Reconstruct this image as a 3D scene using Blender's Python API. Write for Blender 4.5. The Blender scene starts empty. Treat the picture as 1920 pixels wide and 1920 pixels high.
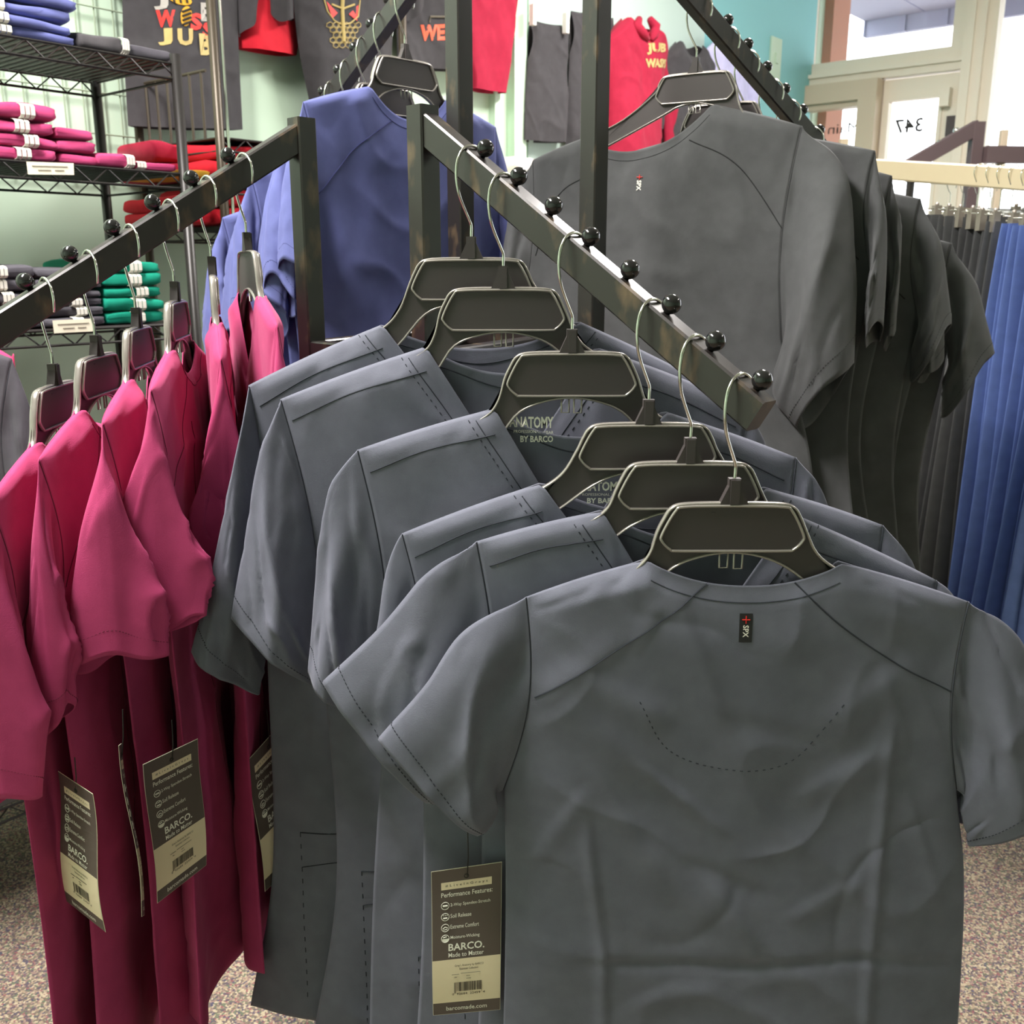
import bpy, math, random
from mathutils import Vector, Matrix, noise
from mathutils.bvhtree import BVHTree
sc = bpy.context.scene
R = math.radians
FPX, TH, CAMH = 1850.0, R(14.0), 1.35
CT, ST = math.cos(TH), math.sin(TH)
# ------------------------------------------------------------------ camera
cd = bpy.data.cameras.new('camera'); cam = bpy.data.objects.new('camera', cd)
sc.collection.objects.link(cam); sc.camera = cam
cam.location = (0, 0, CAMH); cam.rotation_euler = (R(90) - TH, 0, 0)
cd.sensor_width = 36; cd.lens = 36 * FPX / 1920; cd.clip_start = .02
cd.dof.use_dof = True; cd.dof.focus_distance = 1.05; cd.dof.aperture_fstop = 13.0
# ------------------------------------------------------------------ world, daylight, exposure
w = bpy.data.worlds.new('world'); sc.world = w; w.use_nodes = True
bg = w.node_tree.nodes['Background']; bg.inputs[0].default_value = (.93, .96, 1, 1); bg.inputs[1].default_value = 4.6
sc.view_settings.view_transform = 'Standard'; sc.view_settings.look = 'None'
sc.view_settings.gamma = 1; sc.view_settings.exposure = 0.0
def area(name, loc, rot, sx, sy, power, col):
    l = bpy.data.lights.new(name, 'AREA'); l.shape = 'RECTANGLE'; l.size = sx; l.size_y = sy
    l.energy = power; l.color = col
    o = bpy.data.objects.new(name, l); sc.collection.objects.link(o); o.location = loc; o.rotation_euler = rot
    return o
WARM = (1, .945, .915)
LAMPS = [(-.95, 1.0, 3.2), (1.0, 3.2, 1.9), (-1.1, 3.2, .75), (2.6, 1.6, .5)]
for x, y, k in LAMPS:
    area('ceiling_lamp_light', (x, y, 2.93), (0, 0, 0), .3, 1.2, 44 * k, WARM)

# ------------------------------------------------------------------ helpers
def srgb(r, g, b):
    f = lambda c: (c / 255 / 12.92) if c / 255 <= .04045 else ((c / 255 + .055) / 1.055) ** 2.4
    return (f(r), f(g), f(b), 1)
def ray(px, py):
    x, y = (px - 960) / FPX, (960 - py) / FPX
    return Vector((x, y * ST + CT, y * CT - ST))
CAM = Vector((0, 0, CAMH))
def pz(px, py, Z): return CAM + ray(px, py) * Z
def on_plane(px, py, P0, n):
    d = ray(px, py); return CAM + d * ((P0 - CAM).dot(n) / d.dot(n))
def sm(a, b, x):
    t = max(0, min(1, (x - a) / (b - a))) if a != b else float(x > a); return t * t * (3 - 2 * t)
def lerp(a, b, t): return a + (b - a) * t
def poly(pts, t):          # smooth interpolation along a list of vectors, t 0..1
    n = len(pts) - 1; f = max(0, min(n - 1e-6, t * n)); i = int(f); u = f - i
    p1, p2 = pts[i], pts[i + 1]
    p0 = pts[i - 1] if i > 0 else p1 * 2 - p2
    p3 = pts[i + 2] if i + 2 <= n else p2 * 2 - p1
    return .5 * ((2 * p1) + (p2 - p0) * u + (2 * p0 - 5 * p1 + 4 * p2 - p3) * u * u + (3 * p1 - p0 - 3 * p2 + p3) * u ** 3)
def tagit(o, label=None, cat=None, group=None, kind=None):
    if label: o['label'] = label
    if cat: o['category'] = cat
    if group: o['group'] = group
    if kind: o['kind'] = kind
    return o
def empty(name, loc, label, cat, group=None, rz=0):
    o = bpy.data.objects.new(name, None); sc.collection.objects.link(o); o.location = loc; o.rotation_euler.z = rz
    o.empty_display_size = .02
    return tagit(o, label, cat, group)
class MB:
    def __init__(s): s.v = []; s.f = []; s.m = []
    def add(s, vs, fs, mi=0):
        b = len(s.v); s.v += [tuple(v) for v in vs]; s.f += [tuple(b + i for i in f) for f in fs]; s.m += [mi] * len(fs); return s
    def box(s, c, d, M=None, mi=0):
        vs = [Vector((c[0] + i * d[0] / 2, c[1] + j * d[1] / 2, c[2] + k * d[2] / 2)) for i in (-1, 1) for j in (-1, 1) for k in (-1, 1)]
        if M: vs = [M @ v for v in vs]
        return s.add(vs, [(0, 1, 3, 2), (4, 6, 7, 5), (0, 4, 5, 1), (2, 3, 7, 6), (0, 2, 6, 4), (1, 5, 7, 3)], mi)
    def beam(s, a, b, wd, ht, up=Vector((0, 0, 1)), bev=.002, mi=0):
        a, b = Vector(a), Vector(b); d = (b - a).normalized(); up = Vector(up) if d.cross(Vector(up)).length > .05 else Vector((0, 1, 0)); x = d.cross(up).normalized(); y = x.cross(d)
        pr = []
        for sx, sy in ((1, 1), (-1, 1), (-1, -1), (1, -1)):
            c1 = (sx * (wd / 2 - bev), sy * ht / 2); c2 = (sx * wd / 2, sy * (ht / 2 - bev))
            pr += [c2, c1] if sx * sy > 0 else [c1, c2]
        n = len(pr); vs = [a + x * p[0] + y * p[1] for p in pr] + [b + x * p[0] + y * p[1] for p in pr]
        fs = [(i, (i + 1) % n, n + (i + 1) % n, n + i) for i in range(n)] + [tuple(range(n))[::-1], tuple(range(n, 2 * n))]
        return s.add(vs, fs, mi)
    def tube(s, pts, r, k=8, closed=False, sy=1.0, N=None, mi=0):
        pts = [Vector(p) for p in pts]; n = len(pts); vs = []; rr = r if isinstance(r, (list, tuple)) else [r] * n
        prev = None
        for i, p in enumerate(pts):
            if closed: t = pts[(i + 1) % n] - pts[i - 1]
            else: t = pts[min(i + 1, n - 1)] - pts[max(i - 1, 0)]
            t.normalize()
            if N is not None: x = t.cross(N).normalized(); y = N
            else:
                if prev is None: prev = t.orthogonal().normalized()
                x = (prev - t * prev.dot(t)).normalized(); prev = x; y = t.cross(x)
            for j in range(k):
                a = 2 * math.pi * (j + .5) / k; vs.append(p + x * (math.cos(a) * rr[i]) + y * (math.sin(a) * rr[i] * sy))
        m = n if closed else n - 1
        fs = [(i * k + j, i * k + (j + 1) % k, ((i + 1) % n) * k + (j + 1) % k, ((i + 1) % n) * k + j) for i in range(m) for j in range(k)]
        if not closed: fs += [tuple(range(k))[::-1], tuple((n - 1) * k + j for j in range(k))]
        return s.add(vs, fs, mi)
    def sphere(s, c, r, nu=20, nv=12, mi=0, sc3=(1, 1, 1)):
        c = Vector(c); vs = [c + Vector((0, 0, r * sc3[2]))]
        for i in range(1, nv):
            for j in range(nu):
                t, p = math.pi * i / nv, 2 * math.pi * j / nu
                vs.append(c + Vector((r * sc3[0] * math.sin(t) * math.cos(p), r * sc3[1] * math.sin(t) * math.sin(p), r * sc3[2] * math.cos(t))))
        vs.append(c - Vector((0, 0, r * sc3[2]))); L = len(vs) - 1
        fs = [(0, 1 + j, 1 + (j + 1) % nu) for j in range(nu)]
        fs += [(1 + i * nu + j, 1 + (i + 1) * nu + j, 1 + (i + 1) * nu + (j + 1) % nu, 1 + i * nu + (j + 1) % nu) for i in range(nv - 2) for j in range(nu)]
        fs += [(L, 1 + (nv - 2) * nu + (j + 1) % nu, 1 + (nv - 2) * nu + j) for j in range(nu)]
        return s.add(vs, fs, mi)
    def prism(s, pts, M, th, mi=0):        # pts 2D outline; extruded +-th/2 along local y
        n = len(pts); vs = [M @ Vector((p[0], -th / 2, p[1])) for p in pts] + [M @ Vector((p[0], th / 2, p[1])) for p in pts]
        return s.add(vs, [tuple(range(n)), tuple(range(n, 2 * n))[::-1]] + [(i, n + i, n + (i + 1) % n, (i + 1) % n) for i in range(n)], mi)
    def build(s, name, mats, parent=None, smooth=False, loc=None, auto=None):
        me = bpy.data.meshes.new(name)
        off = Vector(loc) if loc is not None else (parent.matrix_basis.translation.copy() if parent is not None and False else Vector((0, 0, 0)))
        me.from_pydata([tuple(Vector(v) - off) for v in s.v], [], s.f)
        for m in (mats if isinstance(mats, (list, tuple)) else [mats]): me.materials.append(m)
        me.polygons.foreach_set('material_index', s.m)
        if smooth: me.polygons.foreach_set('use_smooth', [True] * len(me.polygons))
        me.update()
        if auto is not None: me.set_sharp_from_angle(angle=R(auto))
        o = bpy.data.objects.new(name, me); sc.collection.objects.link(o)
        if loc is not None: o.location = off
        if parent is not None:
            o.parent = parent
        return o
def struct(name, mb, m, **k): return tagit(mb.build(name, m, **k), kind='structure')

# materials ----------------------------------------------------------
def newmat(name):
    m = bpy.data.materials.new(name); m.use_nodes = True; nt = m.node_tree
    return m, nt, nt.nodes['Principled BSDF']
def mat(name, col, rough=.6, metal=0, spec=.5, coat=0, emit=None):
    m, nt, b = newmat(name); b.inputs['Base Color'].default_value = col; b.inputs['Roughness'].default_value = rough
    b.inputs['Metallic'].default_value = metal; b.inputs['Specular IOR Level'].default_value = spec
    b.inputs['Coat Weight'].default_value = coat
    if emit: b.inputs['Emission Color'].default_value = col; b.inputs['Emission Strength'].default_value = emit
    return m
def noisemix(nt, b, c1, c2, scale, detail=4, lo=.35, hi=.65, coord='Object', stretch=(1, 1, 1)):
    tc = nt.nodes.new('ShaderNodeTexCoord'); mp = nt.nodes.new('ShaderNodeMapping'); mp.inputs['Scale'].default_value = stretch
    n = nt.nodes.new('ShaderNodeTexNoise'); n.inputs['Scale'].default_value = scale; n.inputs['Detail'].default_value = detail
    mr = nt.nodes.new('ShaderNodeMapRange'); mr.inputs[1].default_value = lo; mr.inputs[2].default_value = hi
    mx = nt.nodes.new('ShaderNodeMix'); mx.data_type = 'RGBA'; mx.inputs[6].default_value = c1; mx.inputs[7].default_value = c2
    nt.links.new(tc.outputs[coord], mp.inputs[0]); nt.links.new(mp.outputs[0], n.inputs['Vector'])
    nt.links.new(n.outputs[0], mr.inputs[0]); nt.links.new(mr.outputs[0], mx.inputs[0]); nt.links.new(mx.outputs[2], b.inputs['Base Color'])
    return n, mp, mx
def bump(nt, b, src, strength, dist):
    bp = nt.nodes.new('ShaderNodeBump'); bp.inputs['Strength'].default_value = strength; bp.inputs['Distance'].default_value = dist
    nt.links.new(src, bp.inputs['Height']); nt.links.new(bp.outputs[0], b.inputs['Normal'])
def cloth(name, col, sheen=.25, rough=.85, c2=None):
    m, nt, b = newmat(name)
    if c2 is None: c2 = tuple(min(1, c * 1.16 + .002) for c in col[:3]) + (1,)
    noisemix(nt, b, col, c2, 38, 6, .3, .7)
    b.inputs['Roughness'].default_value = rough; b.inputs['Specular IOR Level'].default_value = .22
    b.inputs['Sheen Weight'].default_value = sheen; b.inputs['Sheen Roughness'].default_value = .45
    b.inputs['Sheen Tint'].default_value = tuple(min(1, c * 2.2 + .25) for c in col[:3]) + (1,)
    n2 = nt.nodes.new('ShaderNodeTexNoise'); n2.inputs['Scale'].default_value = 900; n2.inputs['Detail'].default_value = 2
    tc = nt.nodes.new('ShaderNodeTexCoord'); nt.links.new(tc.outputs['Object'], n2.inputs['Vector'])
    bump(nt, b, n2.outputs[0], .35, .0006)
    return m
M = {}
M['grey'] = cloth('grey_scrub_cloth', srgb(100, 102, 114))
M['maroon'] = cloth('maroon_scrub_cloth', srgb(168, 58, 102), .2)
M['blue'] = cloth('navy_scrub_cloth', srgb(90, 96, 146), .2)
M['black'] = cloth('black_scrub_cloth', srgb(80, 81, 82), .3)
M['teeblack'] = cloth('black_tee_cloth', srgb(62, 60, 62), .2)
M['red'] = cloth('red_cloth', srgb(190, 28, 44), .12)
M['crimson'] = cloth('crimson_cloth', srgb(156, 30, 56), .12)
M['green'] = cloth('green_cloth', srgb(10, 128, 104), .15)
M['charcoal'] = cloth('charcoal_cloth', srgb(74, 72, 78), .2)
M['pantblue'] = cloth('blue_pant_cloth', srgb(98, 120, 182), .2)
M['white'] = cloth('white_cloth', srgb(225, 222, 214), .1)
M['lilac'] = cloth('lilac_cloth', srgb(188, 186, 220), .1)
M['yellow'] = cloth('yellow_cloth', srgb(225, 170, 60), .1)
M['pink'] = cloth('pink_cloth', srgb(215, 62, 108), .1)
M['seamg'] = mat('grey_thread', srgb(44, 48, 56), .9)
M['seamm'] = mat('maroon_thread', srgb(98, 20, 50), .9)
M['seamb'] = mat('navy_thread', srgb(46, 50, 96), .9)
M['seamk'] = mat('black_thread', srgb(36, 37, 38), .9)
M['plastic'] = mat('black_plastic', srgb(66, 60, 60), .42, 0, .5)
M['rim'] = mat('black_rim_painted_glint', srgb(168, 163, 156), .24, .55, .9)  # rim is black plastic too; its silver glints are put into this pale colour
M['chrome'] = mat('chrome_wire', srgb(222, 222, 214), .16, 1)
M['knob'] = mat('black_gloss_knob', srgb(24, 24, 25), .12, 0, .7)
m, nt, b = newmat('black_worn_tube'); M['tube'] = m
n, _, _ = noisemix(nt, b, srgb(34, 30, 28), srgb(112, 92, 66), 30, 9, .57, .85, 'Object', (1, 1, .5))
b.inputs['Roughness'].default_value = .33; b.inputs['Specular IOR Level'].default_value = .65; bump(nt, b, n.outputs[0], .15, .0005)
M['wire'] = mat('black_wire', srgb(40, 38, 36), .4, .3)
M['pole'] = mat('dark_pole', srgb(74, 66, 54), .4, .4)
M['grid'] = mat('white_grid_wire', srgb(150, 164, 142), .5)
m, nt, b = newmat('mint_wall'); M['wall'] = m
noisemix(nt, b, srgb(196, 220, 196), srgb(204, 226, 204), 3, 2); b.inputs['Roughness'].default_value = .75
M['teal'] = mat('teal_wall', srgb(138, 200, 202), .7)
M['cream'] = mat('cream_paint', srgb(234, 226, 208), .5)
M['tan'] = mat('tan_paint', srgb(206, 190, 166), .5)
M['ceil'] = mat('ceiling_paint', srgb(226, 226, 220), .85)
M['paper'] = mat('card_paper', srgb(232, 226, 202), .6)
M['tagdark'] = mat('tag_taupe_print', srgb(90, 80, 74), .4)
M['tagcream'] = mat('tag_cream_print', srgb(236, 220, 188), .45)
M['ink'] = mat('black_ink', srgb(35, 33, 30), .6)
M['inkgrey'] = mat('grey_ink', srgb(110, 104, 90), .6)
M['whiteink'] = mat('white_ink', srgb(240, 238, 226), .6)
M['redink'] = mat('red_ink', srgb(226, 50, 42), .6)
M['gold'] = mat('gold_ink', srgb(190, 168, 104), .6)
M['silver'] = mat('silver_ink', srgb(176, 172, 164), .6)
M['orange'] = mat('orange_ink', srgb(224, 92, 56), .6)
M['patch'] = mat('black_patch', srgb(30, 30, 32), .6)
M['sticker'] = mat('size_sticker', srgb(214, 212, 200), .5)
M['brown'] = mat('brown_steel', srgb(98, 82, 84), .45, .2)
M['rail'] = mat('cream_rail', srgb(226, 210, 176), .5)
M['brick'] = mat('porch_brick', srgb(176, 122, 98), .8)
M['soffit'] = mat('porch_soffit', srgb(150, 154, 178), .8)
M['clip'] = mat('taupe_clip', srgb(150, 143, 134), .35, .4)
M['skin'] = mat('peg_white', srgb(236, 234, 226), .4)
m, nt, b = newmat('window_glass'); M['glass'] = m
nt.nodes.remove(b); g = nt.nodes.new('ShaderNodeBsdfGlass'); g.inputs['IOR'].default_value = 1.02; g.inputs['Roughness'].default_value = 0
t = nt.nodes.new('ShaderNodeBsdfTransparent'); mx = nt.nodes.new('ShaderNodeMixShader'); mx.inputs[0].default_value = .04
gl = nt.nodes.new('ShaderNodeBsdfGlossy'); gl.inputs['Roughness'].default_value = .02
nt.nodes.remove(g); nt.links.new(t.outputs[0], mx.inputs[1]); nt.links.new(gl.outputs[0], mx.inputs[2])
nt.links.new(mx.outputs[0], nt.nodes['Material Output'].inputs[0])
m, nt, b = newmat('speckled_carpet'); M['carpet'] = m
tc = nt.nodes.new('ShaderNodeTexCoord')
v = nt.nodes.new('ShaderNodeTexVoronoi'); v.inputs['Scale'].default_value = 250; nt.links.new(tc.outputs['Object'], v.inputs['Vector'])
sp = nt.nodes.new('ShaderNodeSeparateColor'); nt.links.new(v.outputs['Color'], sp.inputs[0])
cr = nt.nodes.new('ShaderNodeValToRGB'); nt.links.new(sp.outputs[0], cr.inputs[0]); cr.color_ramp.interpolation = 'CONSTANT'
els = [(0, (120, 108, 96)), (.2, (168, 150, 126)), (.36, (96, 84, 92)), (.5, (150, 126, 116)), (.62, (186, 172, 146)), (.78, (104, 112, 92)), (.88, (142, 92, 94)), (.95, (84, 80, 98))]
cr.color_ramp.elements[0].color = srgb(*els[0][1]); cr.color_ramp.elements[1].position = els[1][0]; cr.color_ramp.elements[1].color = srgb(*els[1][1])
for p, c in els[2:]:
    e = cr.color_ramp.elements.new(p); e.color = srgb(*c)
nt.links.new(cr.outputs[0], b.inputs['Base Color']); b.inputs['Roughness'].default_value = .95
bump(nt, b, v.outputs['Distance'], .8, .004)

# text ---------------------------------------------------------------
_tc = {}
def textmesh(s, bold=0.0, space=1.0):
    k = (s, bold, space)
    if k in _tc: return _tc[k]
    c = bpy.data.curves.new('t', 'FONT'); c.body = s; c.size = 1; c.space_character = space; c.offset = bold; c.resolution_u = 2
    o = bpy.data.objects.new('t', c); sc.collection.objects.link(o); bpy.context.view_layer.update()
    me = bpy.data.meshes.new_from_object(o.evaluated_get(bpy.context.evaluated_depsgraph_get()))
    vs = [v.co.copy() for v in me.vertices]; fs = [tuple(p.vertices) for p in me.polygons]
    bpy.data.objects.remove(o); bpy.data.curves.remove(c); bpy.data.meshes.remove(me)
    x0 = min(v.x for v in vs); x1 = max(v.x for v in vs); y0 = min(v.y for v in vs); y1 = max(v.y for v in vs)
    _tc[k] = ([((v.x - x0), (v.y - y0)) for v in vs], fs, x1 - x0, y1 - y0); return _tc[k]
def put_text(mb, s, f, x, y, wd, ht, bold=0.0, space=1.0, mi=0):   # f maps (x,y) -> point ; text box x..x+wd, y..y+ht
    vs, fs, W, H = textmesh(s, bold, space)
    mb.add([f(x + a / W * wd, y + b_ / H * ht) for a, b_ in vs], fs, mi)

# ------------------------------------------------------------------ room
WD = Vector((.643, .766, 0)); C0 = Vector((1.69, 6.0, 0)); WN = Vector((.766, -.643, 0))   # left wall direction, corner, normal into the room
FD = Vector((.766, -.643, 0)); FN = Vector((-.643, -.766, 0))                              # storefront direction (to the right, nearer) and inward normal
def wall_M(P, X, Nrm):   # local x along X, local y = outward, z up
    return Matrix(((X.x, -Nrm.x, 0, P.x), (X.y, -Nrm.y, 0, P.y), (0, 0, 1, P.z), (0, 0, 0, 1)))
H = 3.0
fl = MB(); fl.box((0, 2, -.05), (16, 18, .1)); struct('floor', fl, M['carpet'])
ML = wall_M(C0, WD, WN)
b_ = MB(); b_.box((-3.8, .05, H / 2), (8.2, .1, H), ML); b_.box((.0, .05, H / 2), (.0 + .1, .1, H), ML)
struct('wall_left', b_, M['wall'])
MF = wall_M(C0, FD, FN)
fl = MB(); fl.box((4.15, -3.95, H + .05), (8.5, 8.14, .1), MF); struct('ceiling', fl, M['ceil'])
# teal stretch of side wall next to the shop front (a thin wainscot board)
b_ = MB(); b_.box((-.62, -.004, H / 2), (1.24, .008, H), ML); struct('wall_left_teal', b_, M['teal'])
# back wall and right wall close the room behind the camera
b_ = MB(); b_.box((0, 0, H / 2), (9, .1, H), wall_M(C0 - WD * 7.9 + FD * 4.2, FD, Vector((0, 0, 0)) - Vector((-.643, -.766, 0)))); struct('wall_back', b_, M['wall'])
b_ = MB(); b_.box((0, 0, H / 2), (9, .1, H), wall_M(C0 - WD * 3.8 + FD * 8.3, WD, WN)); struct('wall_right', b_, M['wall'])
def fpx(px, py, off=0):    # pixel -> (a, z) on shop front plane
    p = on_plane(px, py, C0 + FN * off, FN); return (p - C0).dot(FD), p.z
def frect(mb, a0, a1, z0, z1, y0, y1): mb.box(((a0 + a1) / 2, (y0 + y1) / 2, (z0 + z1) / 2), (a1 - a0, y1 - y0, z1 - z0), MF)
def frame4(mb, a0, a1, z0, z1, wd, y0, y1):
    frect(mb, a0, a0 + wd, z0, z1, y0, y1); frect(mb, a1 - wd, a1, z0, z1, y0, y1)
    frect(mb, a0 + wd, a1 - wd, z1 - wd, z1, y0, y1); frect(mb, a0 + wd, a1 - wd, z0, z0 + wd, y0, y1)
aJ0 = fpx(1483, 60)[0]; aJ1 = fpx(1505, 60)[0]; aT0, zT0 = fpx(1524, 118); aT1 = fpx(1800, 50)[0]; zT0 = fpx(1660, 108)[1]
aP0 = fpx(1815, 60)[0]; aP1 = fpx(1853, 60)[0]; zD1 = fpx(1650, 149)[1]; zTt = zT0 + .55
aG0, aG1 = fpx(1664, 240)[0], fpx(1756, 240)[0]; zG0, zG1 = fpx(1705, 300)[1], fpx(1710, 187)[1]
aM = fpx(1652, 230)[0]; aL0, aL1 = fpx(1515, 240)[0], fpx(1613, 240)[0]; zL0, zL1 = fpx(1580, 292)[1], fpx(1580, 205)[1]
AEND = 7.6
b_ = MB(); frect(b_, aJ1 - .3, AEND, zTt + .08, H, -.0, .12); frect(b_, -.02, aJ0, 0, H, 0, .12); frect(b_, 4.6, AEND, 0, zTt + .08, 0, .12)
frect(b_, aP1, 4.6, 0, .62, 0, .12); struct('wall_front', b_, M['cream'])
b_ = MB(); frect(b_, aJ0, aJ1, 0, zTt + .08, -.05, .1); struct('trim_1', b_, M['cream'])
b_ = MB(); frect(b_, aP0, aP1, 0, zTt + .08, -.06, .1); frect(b_, aP0 + .03, aP0 + .05, 0, zTt + .08, -.075, -.06); struct('trim_2', b_, M['cream'])
b_ = MB(); frect(b_, aJ1, aP0, zD1, zT0 - .05, -.04, .1); frect(b_, aJ1, aP0, zT0 - .07, zT0 - .05, -.06, -.04); frect(b_, aJ1, aP0, zTt, zTt + .08, -.04, .1); struct('trim_3', b_, M['cream'])
b_ = MB(); frame4(b_, aJ1 + .01, aP0 - .01, zT0 - .05, zTt, .06, -.02, .04); o = struct('window_1', b_, M['cream'])
b2 = MB(); frect(b2, aJ1 + .07, aP0 - .07, zT0 + .01, zTt - .06, .0, .006); b2.build('pane', M['glass'], o)
b2 = MB(); b2.tube([MF @ Vector((aP0 - .05, -.03, zT0 + .34)), MF @ Vector((aP0 - .05, -.05, zT0 + .31)), MF @ Vector((aP0 - .04, -.03, zT0 + .27))], .008); b2.build('latch', M['gold'], o)
# door with one small pane
b_ = MB(); frect(b_, aM, aG0, 0, zD1 - .01, .0, .045); frect(b_, aG1, aP0 - .02, 0, zD1 - .01, 0, .045); frect(b_, aG0, aG1, zG1, zD1 - .01, 0, .045); frect(b_, aG0, aG1, 0, zG0 - .5, 0, .045)
frame4(b_, aG0 - .02, aG1 + .02, zG0 - .52, zG1 + .02, .02, -.01, .0)
o = struct('door_1', b_, M['cream'])
b2 = MB(); frect(b2, aG0, aG1, zG0 - .5, zG1, .02, .026); b2.build('pane', M['glass'], o)
def fmap(px0, py0): a, z = fpx(px0, py0); return a, z
b2 = MB(); a0, z0 = fpx(1674, 251); a1, z1 = fpx(1730, 219)
put_text(b2, '347', lambda x, y: MF @ Vector((a1 - x * (a1 - a0), .015, z0 + y * (z1 - z0))), 0, 0, 1, 1, bold=.02)
b2.build('street_number', M['ink'], o)
b2 = MB(); b2.box(((aP0 - .07), -.03, zD1 - .13), (.05, .05, .09), MF); b2.build('closer', M['cream'], o)
b2 = MB(); a_, z_ = fpx(1788, 238); b2.box((a_, -.03, z_), (.05, .04, .1), MF); b2.build('lock_box', M['plastic'], o)
# second, tan framed leaf on the left carrying the street name
b_ = MB(); frame4(b_, aJ1 - .06, aM - .005, 0, fpx(1600, 156)[1], .1, -.09, .03)
frect(b_, aL1, aM - .1, .1, zL1 + .05, -.06, .02); frect(b_, aJ1, aL0, .1, zL1 + .05, -.06, .02); frect(b_, aJ1, aM - .1, zL1, fpx(1600, 165)[1], -.06, .02); frect(b_, aJ1, aM - .1, .1, zL0 - .5, -.06, .02)
o = struct('door_2', b_, M['tan'])
b2 = MB(); frect(b2, aL0, aL1, zL0 - .5, zL1, -.02, -.014); b2.build('pane', M['glass'], o)
b2 = MB(); a0, z0 = fpx(1552, 252, .03); a1, z1 = fpx(1612, 228, .03)
put_text(b2, 'Main', lambda x, y: MF @ Vector((a1 - x * (a1 - a0), -.03, z0 + y * (z1 - z0))), 0, 0, 1, 1)
b2.build('street_name', M['ink'], o)
# big display window
b_ = MB(); frame4(b_, aP1, 4.6, .62, zTt + .08, .05, -.03, .06); o = struct('window_2', b_, M['cream'])
b2 = MB(); frect(b2, aP1 + .05, 4.55, .67, zTt + .03, .0, .006); b2.build('pane', M['glass'], o)
# porch outside: soffit boards, beam, brick pier, posts
b_ = MB()
for i in range(16): frect(b_, -.6 + i * .45, -.6 + i * .45 + .44, 3.13, 3.16, .14, 2.2)
frect(b_, -.6, 6.6, 3.02, 3.16, 2.2, 2.26); frect(b_, 1.05, 1.15, 0, 3.03, 2.06, 2.2)
for i in range(24): frect(b_, -.6 + i * .3, -.59 + i * .3, 3.02, 3.14, 2.185, 2.2)
tagit(b_.build('porch_roof', M['soffit']), 'pale boarded porch ceiling with its beam outside the shop door', 'porch')
b_ = MB(); frect(b_, -.05, aT0 + .05, 0, 3.12, .12, .35); struct('wall_porch', b_, M['brick'])
b_ = MB(); b_.box((6, 10.5, 1.6), (7, .3, 3.2), Matrix.Rotation(R(-50), 4, 'Z')); 
# light switch on teal wall
p = on_plane(1452, 110, C0 + WN * .008, WN); b_ = MB(); Mx = ML.copy(); a_ = (p - C0).dot(WD)
b_.box((a_, -.012, p.z), (.12, .012, .2), ML); b_.box((a_, -.022, p.z), (.03, .012, .05), ML)
tagit(b_.build('switch_plate', M['wall']), 'pale switch plate on the teal wall left of the door', 'switch')
# ceiling lamps (out of frame, they make the light)
LAMPM = mat('lamp_diffuser', (1, .97, .92, 1), .5, emit=2.5)
for i, (x, y, k) in enumerate(LAMPS):
    o = empty('ceiling_lamp', (x, y, 2.95), 'long white fluorescent ceiling lamp over the racks', 'lamp', 'fluorescent ceiling lamps')
    b_ = MB(); b_.box((0, 0, .03), (.36, 1.28, .04)); b_.build('housing', M['ceil'], o); b_ = MB(); b_.box((0, 0, -.004), (.30, 1.2, .012)); b_.build('diffuser', LAMPM, o)

# ------------------------------------------------------------------ the four-way rack
dA = Vector((.60, -.60, -.53)).normalized(); dB = Vector((-.62, -.60, -.505)).normalized()
dC = Vector((.702, .492, -.515)).normalized(); dD = Vector((-.607, .607, -.515)).normalized()
S = .06
KA0 = pz(910, 278, 1.07); KB0 = pz(427, 291, 1.237)
RC = pz(1137, -235, 1.47); RD = pz(840, -187, 1.56)
def nrm(d): s_ = d.cross(Vector((0, 0, 1))).normalized(); return s_.cross(d).normalized()
AH, AW, KR = .033, .022, .0095
arms = {}
arms['A'] = dict(d=dA, n=nrm(dA), K0=KA0, root=KA0 - dA * .106, N=8)
arms['B'] = dict(d=dB, n=nrm(dB), K0=KB0, root=KB0 - dB * .112, N=8)
KC = pz(1365, 38, 1.66); KD = pz(695, 45, 1.735)
arms['C'] = dict(d=dC, n=nrm(dC), K0=KC - dC * .3, root=RC, N=11)
arms['D'] = dict(d=dD, n=nrm(dD), K0=KD - dD * .12, root=RD, N=8)
rack = empty('slant_arm_rack', (0, 1.4, 0), 'black four way clothes rack with slanting ball stud arms', 'clothes rack')
RO = Vector((0, 1.4, 0))
def rbuild(mb, name, m, parent=rack, **k):
    mb.v = [tuple(Vector(v) - RO) for v in mb.v]; return mb.build(name, m, parent, **k)
posts = {}
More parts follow.
